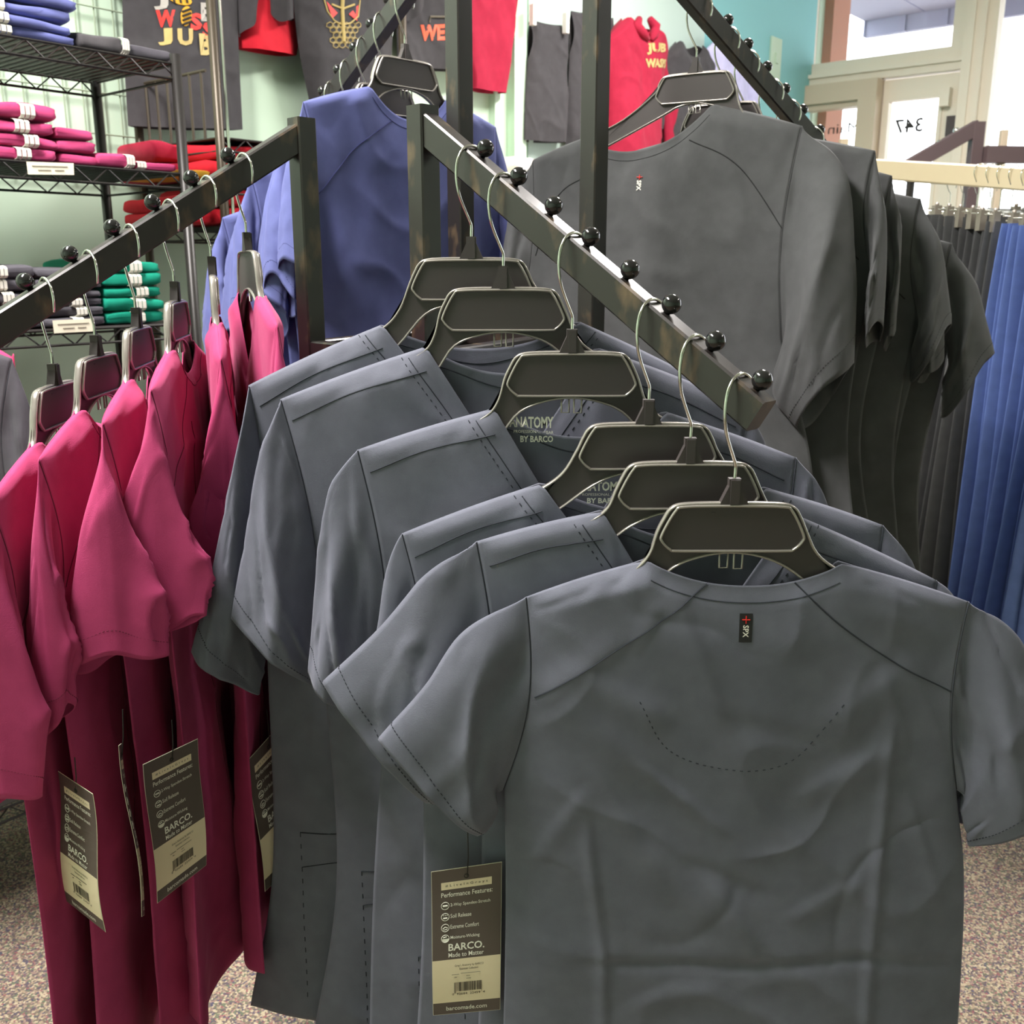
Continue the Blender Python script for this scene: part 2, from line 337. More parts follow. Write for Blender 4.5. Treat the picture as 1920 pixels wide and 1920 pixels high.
for key, a in arms.items():
    axis = a['root'] - a['n'] * (.010 + AH / 2)
    if key in 'CD':   # keep knobs on the arm axis line through K0
        axis = a['K0'] - a['n'] * (.010 + AH / 2) - a['d'] * ((a['K0'] - a['root']).dot(a['d']))
    a['axis'] = axis
    px_, py_ = axis.x, axis.y
    posts[key] = (px_, py_); wp = .028 if key in 'AB' else .033
    top = axis.z + (.02 if key in 'AB' else .06)
    rot = Vector((.707, .707, 0))
    b_ = MB(); b_.beam((px_, py_, .06), (px_, py_, top), wp, wp, up=rot); rbuild(b_, 'post', M['tube'])
    end = a['K0'] - a['n'] * (.010 + AH / 2) + a['d'] * (S * (a['N'] - 1) + .018)
    b_ = MB(); b_.beam(axis, end, AW, AH, up=a['n'], bev=.0022)
    arm = rbuild(b_, 'slant_arm', M['tube'])
    for i in range(a['N']):
        K = a['K0'] + a['d'] * (S * i)
        if (K - a['root']).dot(a['d']) < .02: continue
        b_ = MB(); b_.sphere(K, KR, 24, 14); b_.tube([K - a['n'] * .0105, K - a['n'] * .004], .0035, 10)
        rbuild(b_, 'knob', M['knob'], arm, smooth=True)
pA, pB, pC, pD = [Vector((posts[k][0], posts[k][1], 0)) for k in 'ABCD']
for z in (1.235, .09):
    for q, r_ in ((pA, pB), (pA, pC), (pB, pD), (pC, pD)):
        b_ = MB(); b_.beam(q + Vector((0, 0, z)), r_ + Vector((0, 0, z)), .024, .03); rbuild(b_, 'cross_rail', M['tube'])
for q in (pA, pB, pC, pD):
    b_ = MB(); c = (pA + pB + pC + pD) / 4; dd = (q - c).normalized()
    b_.beam(q + Vector((0, 0, .05)), q + dd * .22 + Vector((0, 0, .03)), .03, .03); b_.sphere(q + dd * .2 + Vector((0, 0, .014)), .014, 12, 8); rbuild(b_, 'foot', M['tube'])

# ------------------------------------------------------------------ hanger
def frame(psi): return Vector((math.cos(psi), math.sin(psi), 0)), Vector((math.sin(psi), -math.cos(psi), 0))
HT = [(0, -.0195), (.03, -.0198), (.05, -.0212), (.0585, -.0255), (.064, -.0345), (.070, -.0475), (.078, -.0605), (.091, -.0735), (.112, -.0845), (.16, -.1035), (.207, -.122)]
HB = [(.214, -.130), (.209, -.137), (.16, -.1255), (.112, -.1085), (.08, -.0975), (.056, -.084), (.03, -.0715), (0, -.067)]
PL = [(0, -.0215), (.045, -.0225), (.0545, -.027), (.066, -.049), (.0655, -.056), (.058, -.0635), (.05, -.065), (0, -.065)]
def closed(half):
    return half + [(-x, z) for x, z in half[::-1] if abs(x) > 1e-6]
def hanger(O, psi, psih, label, group, k=1.0, tilt=0.0, clip_u=0.0, sp=None):
    """O: point where the hook rests on the arm; psi: body yaw; psih: hook yaw"""
    U, Nn = frame(psi); Uh, Nh = frame(psih); Z = Vector((0, 0, 1))
    o = empty('clothes_hanger', O, label, 'hanger', group)
    stem = -.099
    b_ = MB(); wire = [(.0215, -.036), (.024, -.024), (.0215, -.011), (.012, -.0015), (0, .0012), (-.011, -.004), (-.018, -.015), (-.0205, -.031), (-.018, -.047), (-.0125, -.060), (-.004, -.075), (0, -.083), (.0, -.093), (0, -.104)]
    off = Vector((0, 0, 0)) 
    pts = [Vector((x, z, 0)) for x, z in wire]; pts = [poly(pts, t / 52) for t in range(53)]
    b_.tube([Uh * (p.x - .003) + Z * p.y for p in pts], .00165 * k, 10)
    b_.build('hook', M['chrome'], o, smooth=True)
    cu = Uh * (-.003)
    def L(u, n, z):
        ct, st = math.cos(tilt), math.sin(tilt); return cu + U * (u * ct - z * st) * k + Nn * n * k + Z * (stem + (z * ct + u * st) * k)
    b_ = MB()
    sides = []
    for sd_ in (0, 1):
        sg = 1 if sd_ else -1
        ht, hb = list(HT), list(HB)
        if sp:
            nk_, tp_ = sp['neck'][sd_], sp['tip'][sd_]
            xa, xb = abs(nk_.x), abs(tp_.x); x0 = max(xa * .97, .090); x1 = max(x0 + .05, lerp(xa, xb, .76))
            q = []
            for f_, d_ in ((0, .0055), (.36, .012), (.7, .016), (1, .020)):
                xx = lerp(x0, x1, f_); q.append((xx, lerp(nk_.y, tp_.y, (xx - xa) / (xb - xa)) - d_ - stem))
            ht = HT[:6] + q
            ht.insert(6, ((ht[5][0] * .52 + q[0][0] * .48) - .003, ht[5][1] * .42 + q[0][1] * .58))
            e = q[-1]
            hb = [(e[0] + .007, e[1] - .007), (e[0] + .002, e[1] - .015), (q[2][0], q[2][1] - .022), (q[1][0] - .002, q[1][1] - .027), (q[0][0] - .008, q[0][1] - .027)] + [(.056, -.0835), (.03, -.0715), (0, -.067)]
        sides.append((ht, hb))
    (HTl, HBl), (HTr, HBr) = sides
    full = HTr + HBr + [(-x, z) for x, z in HBl[::-1][1:]] + [(-x, z) for x, z in HTl[::-1][:-1]]
    # web strips between top and bottom outlines
    m_ = 34
    for sgn in (-1, 1):
        HT_, HB_ = sides[0 if sgn < 0 else 1]
        tp = [poly([Vector((x, z, 0)) for x, z in HT_], i / m_) for i in range(m_ + 1)]
        bt = [poly([Vector((x, z, 0)) for x, z in HB_[::-1]], i / m_) for i in range(m_ + 1)]
        for yy in (-.0016, .0012):
            vs = [L(sgn * p.x, yy, p.y) for p in tp] + [L(sgn * p.x, yy, p.y) for p in bt]
            b_.add(vs, [(i, i + 1, m_ + 2 + i, m_ + 1 + i) for i in range(m_)])
    # raised plate
    pl = closed(PL); pl = [tuple(poly([Vector((x, z, 0)) for x, z in pl + pl[:1]], i / 60)[:2]) for i in range(60)]; n2 = len(pl)
    b_.add([L(x, .0034, z) for x, z in pl] + [L(x, .001, z) for x, z in pl], [tuple(range(n2))] + [(i, (i + 1) % n2, n2 + (i + 1) % n2, n2 + i) for i in range(n2)])
    # neck
    nk = [(.0135, -.0205), (.0055, -.003), (.0055, .004), (-.0055, .004), (-.0055, -.003), (-.0135, -.0205)]
    for th, q in ((.0045, 1.0),):
        vs = [L(x, th, z) for x, z in nk] + [L(x, -th, z) for x, z in nk]
        b_.add(vs, [tuple(range(6)), tuple(range(6, 12))[::-1]] + [(i, 6 + i, 6 + (i + 1) % 6, (i + 1) % 6) for i in range(6)])
    b_.add([L(x, .0062, z) for x, z in ((-.0042, -.02), (-.0042, .003), (.0042, .003), (.0042, -.02))] + [L(x, 0, z) for x, z in ((-.0042, -.02), (-.0042, .003), (.0042, .003), (.0042, -.02))], [(0, 1, 2, 3), (0, 4, 5, 1), (2, 6, 7, 3), (1, 5, 6, 2)])
    b_.tube([L(-.021, .0035, -.1 + .072), L(-.017, .0036, -.1 + .072)], .0005, 6)
    b_.build('body', M['plastic'], o)
    # rims
    b_ = MB(); P = [poly([Vector((x, z, 0)) for x, z in full + full[:1]], i / 150) for i in range(150)]
    b_.tube([L(p.x, 0, p.y) for p in P], .0015 * k, 8, True, sy=2.9, N=Nn)
    P = [poly([Vector((x, z, 0)) for x, z in pl + pl[:1]], i / 90) for i in range(90)]
    b_.tube([L(p.x, .0042, p.y) for p in P], .0014 * k, 8, True, sy=1.6, N=Nn)
    b_.build('rim', M['rim'], o, smooth=True)
    b_ = MB(); 
    for x0 in (-.010, .003):
        for q in ([(x0, -.066), (x0, -.083), (x0 + .008, -.083), (x0 + .008, -.066)],):
            b_.tube([L(x + clip_u, -.001 if x0 < 0 else .002, z) for x, z in q], .0011, 6)
    b_.build('strap_clip', M['rim'], o, smooth=True)
    return o

# ------------------------------------------------------------------ garments
def crease(u, z, c):
    x1, z1, x2, z2, wd, amp = c
    dx, dz = x2 - x1, z2 - z1; L2 = dx * dx + dz * dz
    t = ((u - x1) * dx + (z - z1) * dz) / L2
    if t < -.25 or t > 1.25: return 0
    d = ((u - x1) * dz - (z - z1) * dx) / math.sqrt(L2) / wd
    if abs(d) > 3: return 0
    f = sm(-.25, .15, t) * (1 - sm(.85, 1.25, t))
    prof = math.exp(-d * d) if d > 0 else math.exp(-d * d * 2.5)
    return amp * prof * f
class Shirt:
    def __init__(s, O, psi, sp, seed=0):
        s.O, s.psi, s.sp, s.seed = Vector(O), psi, sp, seed; s.U, s.N = frame(psi)
    def W(s, u, n, z): return s.U * u + s.N * n + Vector((0, 0, z))       # offset from O
    def uz(s, px, py):
        p = on_plane(px, py, s.O, s.N) - s.O; return Vector((p.dot(s.U), p.z, 0))
    def edge(s, side, v):
        sp = s.sp; tip, arm, mid, hem = sp['tip'][side], sp['arm'][side], sp.get('mid', (None, None))[side], sp['hem'][side]
        va = sp['va']
        if v <= va:
            t = v / va; p = lerp(tip, arm, t); inw = -1 if side else 1
            return p + Vector((inw * sp.get('bow', .012) * math.sin(math.pi * t), 0, 0))
        t = (v - va) / (1 - va)
        if mid is None: mid = lerp(arm, hem, .5) + Vector(((.012 if side == 0 else -.012), 0, 0))
        return poly([arm, mid, hem], t)
    def body(s, near, u, v):   # u in -1..1
        sp = s.sp; h = (u + 1) / 2; sn = sp['sn']
        nd = sp['dip'][0 if near else 1]; nk0, nk1 = sp['neck']
        def T(q):
            if q < -sn: return lerp(sp['tip'][0], nk0, (q + 1) / (1 - sn)) + Vector((0, sp.get('cap', .0) * math.sin(math.pi * (q + 1) / (1 - sn)), 0))
            if q > sn: return lerp(nk1, sp['tip'][1], (q - sn) / (1 - sn)) + Vector((0, sp.get('cap', .0) * math.sin(math.pi * (q - sn) / (1 - sn)), 0))
            t = (q + sn) / (2 * sn); x = lerp(nk0, nk1, t); e = abs(2 * t - 1)
            shp = (1 - e ** 2.2) if nd[1] == 'round' else (1 - e)
            ux = 0
            if nd[1] == 'vee': ux = 0
            return x + Vector((ux, -nd[0] * shp, 0))
        def B(q):
            return lerp(sp['hem'][0], sp['hem'][1], (q + 1) / 2) + Vector((0, -sp.get('hemdip', .012) * (1 - q * q), 0))
        L_, R_ = s.edge(0, v), s.edge(1, v)
        t0, t1 = T(u), B(u)
        p = t0 * (1 - v) + t1 * v + L_ * (1 - h) + R_ * h - (T(-1) * (1 - h) * (1 - v) + T(1) * h * (1 - v) + B(-1) * (1 - h) * v + B(1) * h * v)
        # depth
        au = abs(u); sgn = 1 if near else -1
        t_ = min(1, v / .027); top_sh = t_ * (1.5 - .5 * t_); top = lerp(.62, top_sh, sm(sn - .06, sn + .1, au)); top = lerp(top, 1, sm(0, .1, v))
        w_ = sp['w'] * (1 + .5 * sm(.3, 1, v))
        rip = .0016 * math.sin(p.x * 185 + 25 * v + s.seed) * math.exp(-((v - .016) / .011) ** 2) * sm(sn, sn + .12, au) * (1 - au ** 6) * (.4 + noise.noise((p.x * 14, s.seed, 0)))
        n = w_ * top * (1 - au ** 4)
        va = sp['va']
        if v < va: n += sp['wa'] * math.sin(math.pi * v / va) * au ** 8
        n *= sgn
        f = s.folds(p.x, p.y, near, v, u) * (1 - au ** 10) * sm(0, .03, v)
        val = sgn * (n + f) + rip; lim = .0085 * math.sin(min(1, v / .016) * math.pi / 2) * (1 - au ** 14) * (1 - sm(.16, .4, v)) * (1 if au > sn - .05 else .8)
        if val < lim: val = lim
        return p.x, sgn * val, p.y
    def folds(s, x, z, near, v, u):
        sp = s.sp; sd = s.seed * 7.3; a = sp.get('fold', 1)
        f = .0085 * noise.noise((x * 6 + sd, z * 2.2, sd)) * a
        f += .0036 * noise.noise((x * 17 + z * 7, z * 9 - x * 6 + sd, 3 + sd)) * a
        rdg = 1 - abs(noise.noise((x * 7 + z * 5 + sd, z * 5 - x * 3, 9 + sd))) * 2.2
        f += .0035 * max(0, rdg) ** 3 * a
        g1 = noise.noise((x * 4.5 + z * 3 + sd, z * 3.4 - x * 2.5, 20 + sd)); g2 = noise.noise((x * 5 - z * 4, z * 4 + x * 3, 31 + sd))
        f += a * .0042 * math.exp(-abs(g1) * 17) * sm(-.1, .3, g2); f -= a * .003 * math.exp(-abs(g2) * 20) * sm(-.05, .3, -g1)
        dr = sm(.3, 1, v)
        f += sp.get('drape', .008) * dr * math.sin(x * sp.get('dk', 26) + sd + 1.5 * noise.noise((0, z * 3, sd))) 
        if near:
            for c in sp.get('crease', ()): f += crease(x, z, c)
        return f
    def sleeve(s, side, t, th):
        sp = s.sp; sl = sp['sleeve'][side]
        c, sn_ = math.cos(th), math.sin(th)
        # armhole point
        v = sp['va'] * (1 - c) / 2; e = s.edge(side, v); n0 = sp['wa'] * math.sin(math.pi * v / sp['va']) * (1 if sn_ >= 0 else -1)
        P0 = Vector((e.x, n0, e.y))
        A, B = poly(sl['A'], t), poly(sl['B'], t); mid = (A + B) / 2
        dia = abs(c) + abs(sn_); bl = .62 * sm(.05, .5, t); C2, S2 = c * (1 - bl) + c / dia * bl * 1.12, sn_ * (1 - bl) + sn_ / dia * bl * 1.12; C2 = max(-1, min(1, C2))
        W_ = lerp(sp['wa'], sl['w'], t ** .8) + sl.get('bel', .006) * math.sin(math.pi * t)
        dv = (A - B); 
        q = mid + dv * (.5 * C2) + Vector((0, W_ * S2, 0)) + sl.get('sh', Vector((0, 0, 0))) * t
        k = sm(0, .45, t)
        A0 = s.edge(side, 0); p = P0 + (A + B) / 2 - (sl['A'][0] + sl['B'][0]) / 2
        P = lerp(p, q, k)
        sd = s.seed * 3.1 + side * 5
        env = sm(0, .12, t) * (1 - .35 * sm(.9, 1, t))
        f = .006 * noise.noise((c * 1.6 + sd, t * 2.2, sd)) + .0035 * math.sin(th * 3 + sd + t * 2) * t
        cr = sl.get('cr', (.0, .5, 1.0, .75, .004))   # crease line across the front of the sleeve, (c1,t1)-(c2,t2)
        f2 = 0
        if sn_ > 0:
            dx, dz = cr[2] - cr[0], cr[3] - cr[1]; tt = ((c - cr[0]) * dx + (t - cr[1]) * dz) / (dx * dx + dz * dz)
            if -.3 < tt < 1.3: f2 = 1.7 * cr[4] * math.exp(-abs((c - cr[0]) * dz - (t - cr[1]) * dx) / math.hypot(dx, dz) / .13) * sm(-.3, .1, tt) * (1 - sm(.9, 1.3, tt))
        f += .007 * math.sin(2 * th + sd * 1.7 + t * 1.5) * sm(.1, .8, t) * abs(sn_) ** .5
        f2 += crease(c, t, (.5, .05, -.3, .55, .12, -.005)) if sn_ > 0 else 0
        p3 = (c * .9 + sd, sn_ * .7 + t * 2.6, sd); g1 = noise.noise(p3); g2 = noise.noise((sd + sn_, t * 3.4 + c, 4 + sd))
        f += (.0062 * math.exp(-abs(g1) * 10) * sm(-.15, .25, g2) - .005 * math.exp(-abs(g2) * 11) * sm(-.2, .2, -g1)) * (1 - .6 * sm(.8, 1, t))
        P = P + Vector((0, 0, (.016 * math.sin(th + sd * 2.1) + .008 * math.sin(2 * th + sd)) * t ** 3 * sp.get('cuff', 1)))
        rad = Vector((c * .3 * (1 if side else -1), sn_, 0))
        return P + rad * ((f + f2) * env * sp.get('sf', 1))
    def make(s, name, m, seam, label, cat, group=None, nu=70, nv=90, ns=40, nr=30, stitch=True, parts=True, placket=False, back_text=None, thick=True):
        sp = s.sp; root = empty(name, s.O, label, cat, group); s.root = root
        mb = MB()
        grids = {}
        for near in (True, False):
            g = []
            for j in range(nv + 1):
                v = (j / nv) ** 1.15
                for i in range(nu + 1):
                    u = -math.cos(math.pi * i / nu) * .35 + (2 * i / nu - 1) * .65
                    g.append(s.W(*s.body(near, u, v)))
            fs = [(j * (nu + 1) + i, j * (nu + 1) + i + 1, (j + 1) * (nu + 1) + i + 1, (j + 1) * (nu + 1) + i) for j in range(nv) for i in range(nu)]
            if near: fs = [f[::-1] for f in fs]
            mb.add(g, fs); grids[near] = (g, fs)
        bo = mb.build('body', m, root, smooth=True)
        s.bvh = BVHTree.FromPolygons([v for v in grids[True][0]], grids[True][1])
        s.bvhf = BVHTree.FromPolygons([v for v in grids[False][0]], grids[False][1])
        if thick:
            md = bo.modifiers.new('thickness', 'SOLIDIFY'); md.thickness = .0012; md.offset = 0
        s.sleeves = []
        s.st = []
        for side in (0, 1):
            if not sp.get('sleeve') or sp['sleeve'][side] is None: continue
            mb = MB(); g = []
            for j in range(nr + 1):
                for i in range(ns): 
                    q = s.sleeve(side, j / nr, 2 * math.pi * i / ns); g.append(s.W(q.x, q.y, q.z))
            fs = [(j * ns + i, j * ns + (i + 1) % ns, (j + 1) * ns + (i + 1) % ns, (j + 1) * ns + i) for j in range(nr) for i in range(ns)]
            if side == 0: fs = [f[::-1] for f in fs]
            mb.add(g, fs); so = mb.build('sleeve', m, root, smooth=True)
            if thick:
                md = so.modifiers.new('thickness', 'SOLIDIFY'); md.thickness = .0012; md.offset = 0
            if stitch:
                st = MB()
                for t_ in (.905,):
                    n_ = 150
                    for i in range(0, n_, 2):
                        pp = []
                        for q_ in (i, i + 1.05):
                            q = s.sleeve(side, t_, 2 * math.pi * q_ / n_); c_ = s.sleeve(side, t_, 2 * math.pi * q_ / n_ + math.pi)
                            dirn = (q - c_); dirn.x *= .2; dirn.z *= .2; dirn = dirn.normalized() if dirn.length > 1e-6 else Vector((0, 1, 0))
                            q = q + dirn * .0009; pp.append(s.W(q.x, q.y, q.z))
                        st.tube(pp, .0005, 4)
                st.build('cuff_stitching', seam, so); st = MB(); pp = []
                for i in range(0, 41):       # armhole seam
                    q = s.sleeve(side, .012, 2 * math.pi * i / 80); pp.append(s.W(q.x, q.y + .0006, q.z))
                st.tube(pp, .0006, 4); st.build('armhole_seam', seam, so)
        if stitch:
            st = MB()
            # neck band seam
            for off in (.0125,):
                pp = []
                for i in range(61):
                    u = -sp['sn'] * .985 + 2 * sp['sn'] * .985 * i / 60
                    x, n, z = s.body(True, u, .0); p1 = s.hit(x, z - off * 1.25)
                    if p1: pp.append(p1)
                if len(pp) > 3 and sp['dip'][0][1] == 'round': st.tube(pp, .0005, 4)
            if st.v: st.build('collar_seam', seam, root)
        return root
    def hit(s, x, z, lift=.0008, far=False):
        o = s.W(x, .3 if not far else .3, z); bv = s.bvh if not far else s.bvhf
        r = bv.ray_cast(o, -s.N)
        return (r[0] + s.N * lift) if r[0] is not None else None
    def line(s, pts, r=.0007, n=40, dash=False, far=False, name='seam'):
        """seam along a smooth (u,z) polyline lying on the cloth"""
        mb = MB(); s.st.append((name, mb))
        P = [poly([Vector((p[0], p[1], 0)) for p in pts], i / n) for i in range(n + 1)]
        Q = [s.hit(p.x, p.y, far=far) for p in P]
        if dash:
            for i in range(0, n, 2):
                if Q[i] and Q[i + 1]: mb.tube([Q[i], lerp(Q[i], Q[i + 1], .75)], r, 4)
        else:
            seg = []
            for q in Q + [None]:
                if q is None:
                    if len(seg) > 2: mb.tube(seg, r, 4)
                    seg = []
                else: seg.append(q)
    def finish(s, seam):
        for n_, mb in s.st:
            if mb.v: mb.build(n_, seam, s.root)
def V2(x, z): return Vector((x, z, 0))
def V3(x, n, z): return Vector((x, n, z))
# ---- grey scrub tops on arm A, all facing the camera --------------------------------
def hookpt(a, i, up=.019): A = arms[a]; return A['K0'] + A['d'] * (S * i) - A['n'] * .0083 - A['d'] * up
PSH_A = R(42); 
grey_data = [
 # knob, neckL, neckR, tipL, tipR, armL, armR, hemL, hemR, midL, sleeveL top pts, sleeveL bottom pts, dips, label
 dict(k=0, neck=((718, 608), (1083, 602)), tip=((467, 722), (1330, 722)), arm=((500, 1185), (1330, 1150)), mid=((512, 1620), (1330, 1500)), hem=((470, 1885), (1350, 1880)),
      A=[(467, 722), (440, 870), (405, 1040), (360, 1222)], B=[(500, 1185), (497, 1225), (490, 1265), (484, 1302)], AR=[(1330, 722), (1365, 800), (1400, 950), (1440, 1150)], BR=[(1330, 1150), (1345, 1180), (1350, 1200), (1360, 1230)],
      label='grey scrub top with open vee neck, farthest back on the front right arm'),
 dict(k=1, neck=((800, 650), (1120, 652)), tip=((527, 748), (1400, 760)), arm=((602, 1200), (1400, 1200)), mid=((632, 1640), (1400, 1600)), hem=((585, 1960), (1420, 1960)),
      A=[(527, 748), (488, 850), (460, 1010), (436, 1160)], B=[(602, 1200), (601, 1230), (601, 1262), (602, 1288)], AR=[(1400, 760), (1430, 830), (1460, 960), (1500, 1200)], BR=[(1400, 1200), (1410, 1220), (1420, 1240), (1430, 1280)],
      label='grey scrub top second from the back of the row of six grey tops'),
 dict(k=3, neck=((928, 766), (1245, 772)), tip=((672, 843), (1492, 858)), arm=((725, 1300), (1500, 1300)), mid=((700, 1680), (1480, 1700)), hem=((690, 2120), (1500, 2120)),
      A=[(672, 843), (612, 930), (592, 1090), (578, 1262)], B=[(725, 1300), (700, 1320), (680, 1325), (655, 1335)], AR=[(1492, 858), (1545, 925), (1570, 1080), (1590, 1300)], BR=[(1500, 1300), (1510, 1330), (1520, 1350), (1530, 1370)],
      label='grey scrub top third from the back of the row of six grey tops'),
 dict(k=5, neck=((1016, 906), (1430, 914)), tip=((755, 1000), (1655, 985)), arm=((795, 1400), (1660, 1400)), mid=((790, 1800), (1640, 1850)), hem=((760, 2220), (1660, 2220)),
      A=[(755, 1000), (724, 1080), (704, 1200), (660, 1320)], B=[(795, 1400), (770, 1410), (745, 1415), (720, 1410)], AR=[(1655, 985), (1705, 1045), (1740, 1180), (1760, 1420)], BR=[(1660, 1400), (1670, 1430), (1680, 1450), (1690, 1480)],
      label='grey scrub top with wide neck hanging third from the front of the right arm'),
 dict(k=6, neck=((1130, 958), (1482, 962)), tip=((895, 1015), (1755, 1088)), arm=((905, 1440), (1760, 1480)), mid=((900, 1850), (1740, 1900)), hem=((880, 2280), (1760, 2280)),
      A=[(895, 1015), (812, 1066), (712, 1180), (606, 1283)], B=[(905, 1440), (870, 1480), (835, 1505), (795, 1500)], AR=[(1755, 1088), (1790, 1130), (1810, 1300), (1830, 1500)], BR=[(1760, 1480), (1765, 1500), (1770, 1520), (1775, 1550)],
      label='grey scrub top directly behind the front one, its left sleeve flaring out'),
 dict(k=7, neck=((1215, 1049), (1573, 1054)), tip=((988, 1119), (1815, 1128)), arm=((946, 1478), (1792, 1478)), mid=((948, 1750), (1806, 1720)), hem=((935, 2280), (1770, 2280)),
      A=[(988, 1119), (880, 1175), (800, 1285), (712, 1389)], B=[(946, 1478), (938, 1505), (918, 1545), (893, 1560)], AR=[(1815, 1128), (1890, 1170), (1950, 1290), (1990, 1480)], BR=[(1792, 1478), (1800, 1510), (1806, 1545), (1815, 1585)],
      label='frontmost grey scrub top seen from the back, small SPX patch below its collar'),
]
YAW = [0, 0, 0, 0, 0, 0]
greys = []
for i, g in enumerate(grey_data):
    O = hookpt('A', g['k']); s = Shirt(O, R(YAW[i]), {}, seed=i + 1); f = s.uz
    last = i == 5
    def c3(q, n=0, s=s):
        p = on_plane(q[0], q[1], s.O + s.N * n, s.N) - s.O; return V3(p.dot(s.U), n, p.z)
    nA = [[0, .05, .085, .10], [0, .028, .048, .06], [0, .008, .014, .02], [0, .004, .008, .01], [0, .006, .012, .016], [0, .006, .012, .016]][i]
    sp = dict(neck=[f(*q) for q in g['neck']], tip=[f(*q) for q in g['tip']], arm=[f(*q) for q in g['arm']], hem=[f(*q) for q in g['hem']], mid=[f(*q) for q in g['mid']],
              va=.30, sn=.43, w=.0125, wa=.008, bow=.014, cap=.002,
              dip=((.022, 'round'), (.13, 'vee')) if last else ((.15, 'vee'), (.03, 'round')),
              fold=.75 if last else .85, drape=.004 if last else .009, dk=22, cuff=.15,
              sleeve=[dict(A=[c3(q, n) for q, n in zip(g['A'], nA)], B=[c3(q, n * .6) for q, n in zip(g['B'], nA)], w=[.024, .03, .024, .02, .022, .022][i], cr=[(-.9, .62, .7, .38, .007), (-.9, .66, .6, .42, .008), (-.8, .7, .5, .45, .006), (-.5, .5, .6, .6, .004), (-.6, .42, .8, .6, .005), (-.9, .85, .5, .35, .006)][i]),
                      dict(A=[c3(q, -n * .3) for q, n in zip(g['AR'], nA)], B=[c3(q, 0) for q in g['BR']], w=.014)])
    sp['va'] = max(.2, min(.45, (sp['tip'][0].y - sp['arm'][0].y) / (sp['tip'][0].y - sp['hem'][0].y)))
    if last:
        cz = []
        for (x1, y1, x2, y2, wd, amp) in [
            (1664, 1370, 1640, 1600, .006, .0035), (1640, 1600, 1610, 1920, .006, .004), (1100, 1560, 1128, 1770, .006, .0035), (1128, 1770, 1130, 1960, .006, .0035),
            (1128, 1788, 1381, 1788, .006, -.0035), (1381, 1788, 1616, 1778, .006, -.004), (1616, 1780, 1795, 1802, .006, -.003),
            (1260, 1110, 1346, 1324, .012, .0035), (1215, 1440, 1345, 1535, .008, .003), (1120, 1440, 1243, 1651, .012, .004), (1200, 1420, 1290, 1490, .006, .0025),
            (1000, 1270, 1200, 1420, .022, .006), (1060, 1250, 1230, 1330, .018, .005), (1290, 1600, 1420, 1660, .010, -.0035), (1340, 1640, 1410, 1770, .010, .0035),
            (1560, 1340, 1700, 1240, .02, .005), (1500, 1480, 1660, 1400, .014, .004), (1370, 1340, 1560, 1400, .014, -.003), (1220, 1580, 1330, 1700, .014, .004),
            (1700, 1500, 1760, 1690, .008, .003), (1150, 1200, 1010, 1300, .012, .003), (1620, 1130, 1790, 1200, .012, .003), (1650, 1260, 1690, 1380, .008, .003), (1480, 1700, 1600, 1640, .010, .003),
            (1000, 1600, 1090, 1480, .010, .003), (1230, 1130, 1190, 1200, .008, .002), (1180, 1860, 1330, 1830, .010, .0025)]:
            a_, b__ = f(x1, y1), f(x2, y2); cz.append((a_.x, a_.y, b__.x, b__.y, wd * 1.25, amp * (.9 if wd < .0075 else .75)))
        sp['crease'] = cz; sp['sleeve'][1]['w'] = .03; sp['w'] = .014
    s.sp = sp
    s.make('scrub_top', M['grey'], M['seamg'], g['label'], 'scrub top', 'grey scrub tops on the front right arm', nu=150 if last else 90, nv=190 if last else 120, ns=64, nr=60 if last else 44)
    if last:
        s.line([f(*q)[:2] for q in ((1336, 1078), (1240, 1150), (1120, 1228), (1002, 1300))], .0008)
        s.line([f(*q)[:2] for q in ((1478, 1080), (1570, 1165), (1680, 1240), (1784, 1294))], .0008)
        s.line([f(*q)[:2] for q in ((1195, 1300), (1250, 1392), (1360, 1428), (1480, 1412), (1580, 1300))], .0005, 70, True)
        # woven patch + lettering
        def pt(x, y, lift):   # x,y in patch units 0..1
            q = lerp(f(1378, 1193), f(1402, 1193), x); z = lerp(f(1390, 1193).y, f(1390, 1141).y, y); h = s.hit(q.x, z, lift); return h
        mb = MB(); vs = [pt(x / 4, y / 8, .0012) for y in range(9) for x in range(5)]; mb.add(vs, [(j * 5 + i, j * 5 + i + 1, (j + 1) * 5 + i + 1, (j + 1) * 5 + i) for j in range(8) for i in range(4)])
        pch = mb.build('neck_patch', M['patch'], s.root)
        mb = MB(); put_text(mb, 'SPX', lambda x, y: pt(.28 + y * .44, .60 - x * .42, .0017), 0, 0, 1, 1, bold=.02); mb.build('patch_lettering', M['whiteink'], pch)
        mb = MB()
        for (xa, ya, xb, yb) in ((.2, .79, .8, .79), (.5, .66, .5, .92)): mb.tube([pt(xa, ya, .0017), pt(xb, yb, .0017)], .0005, 6)
        mb.build('patch_cross', M['redink'], pch)
    else:
        # vee neck band: strip parallel to the neck edge + shoulder yoke seam
        nk0, nk1 = sp['neck']; ctr = (nk0 + nk1) / 2 - Vector((0, .15, 0))
        for o_ in (.020, .028):
            s.line([(nk0.x - o_ * 1.0, nk0.y - .012), lerp(nk0, ctr, .5)[:2] - Vector((o_, .01)) if False else (lerp(nk0, ctr, .5).x - o_, lerp(nk0, ctr, .5).y - .004), (ctr.x - o_ * .4, ctr.y - .02)], .0006, 40, o_ > .025)
            s.line([(nk1.x + o_, nk1.y - .012), (lerp(nk1, ctr, .5).x + o_, lerp(nk1, ctr, .5).y - .004), (ctr.x + o_ * .4, ctr.y - .02)], .0006, 40, o_ > .025)
        tl, tr = sp['tip']
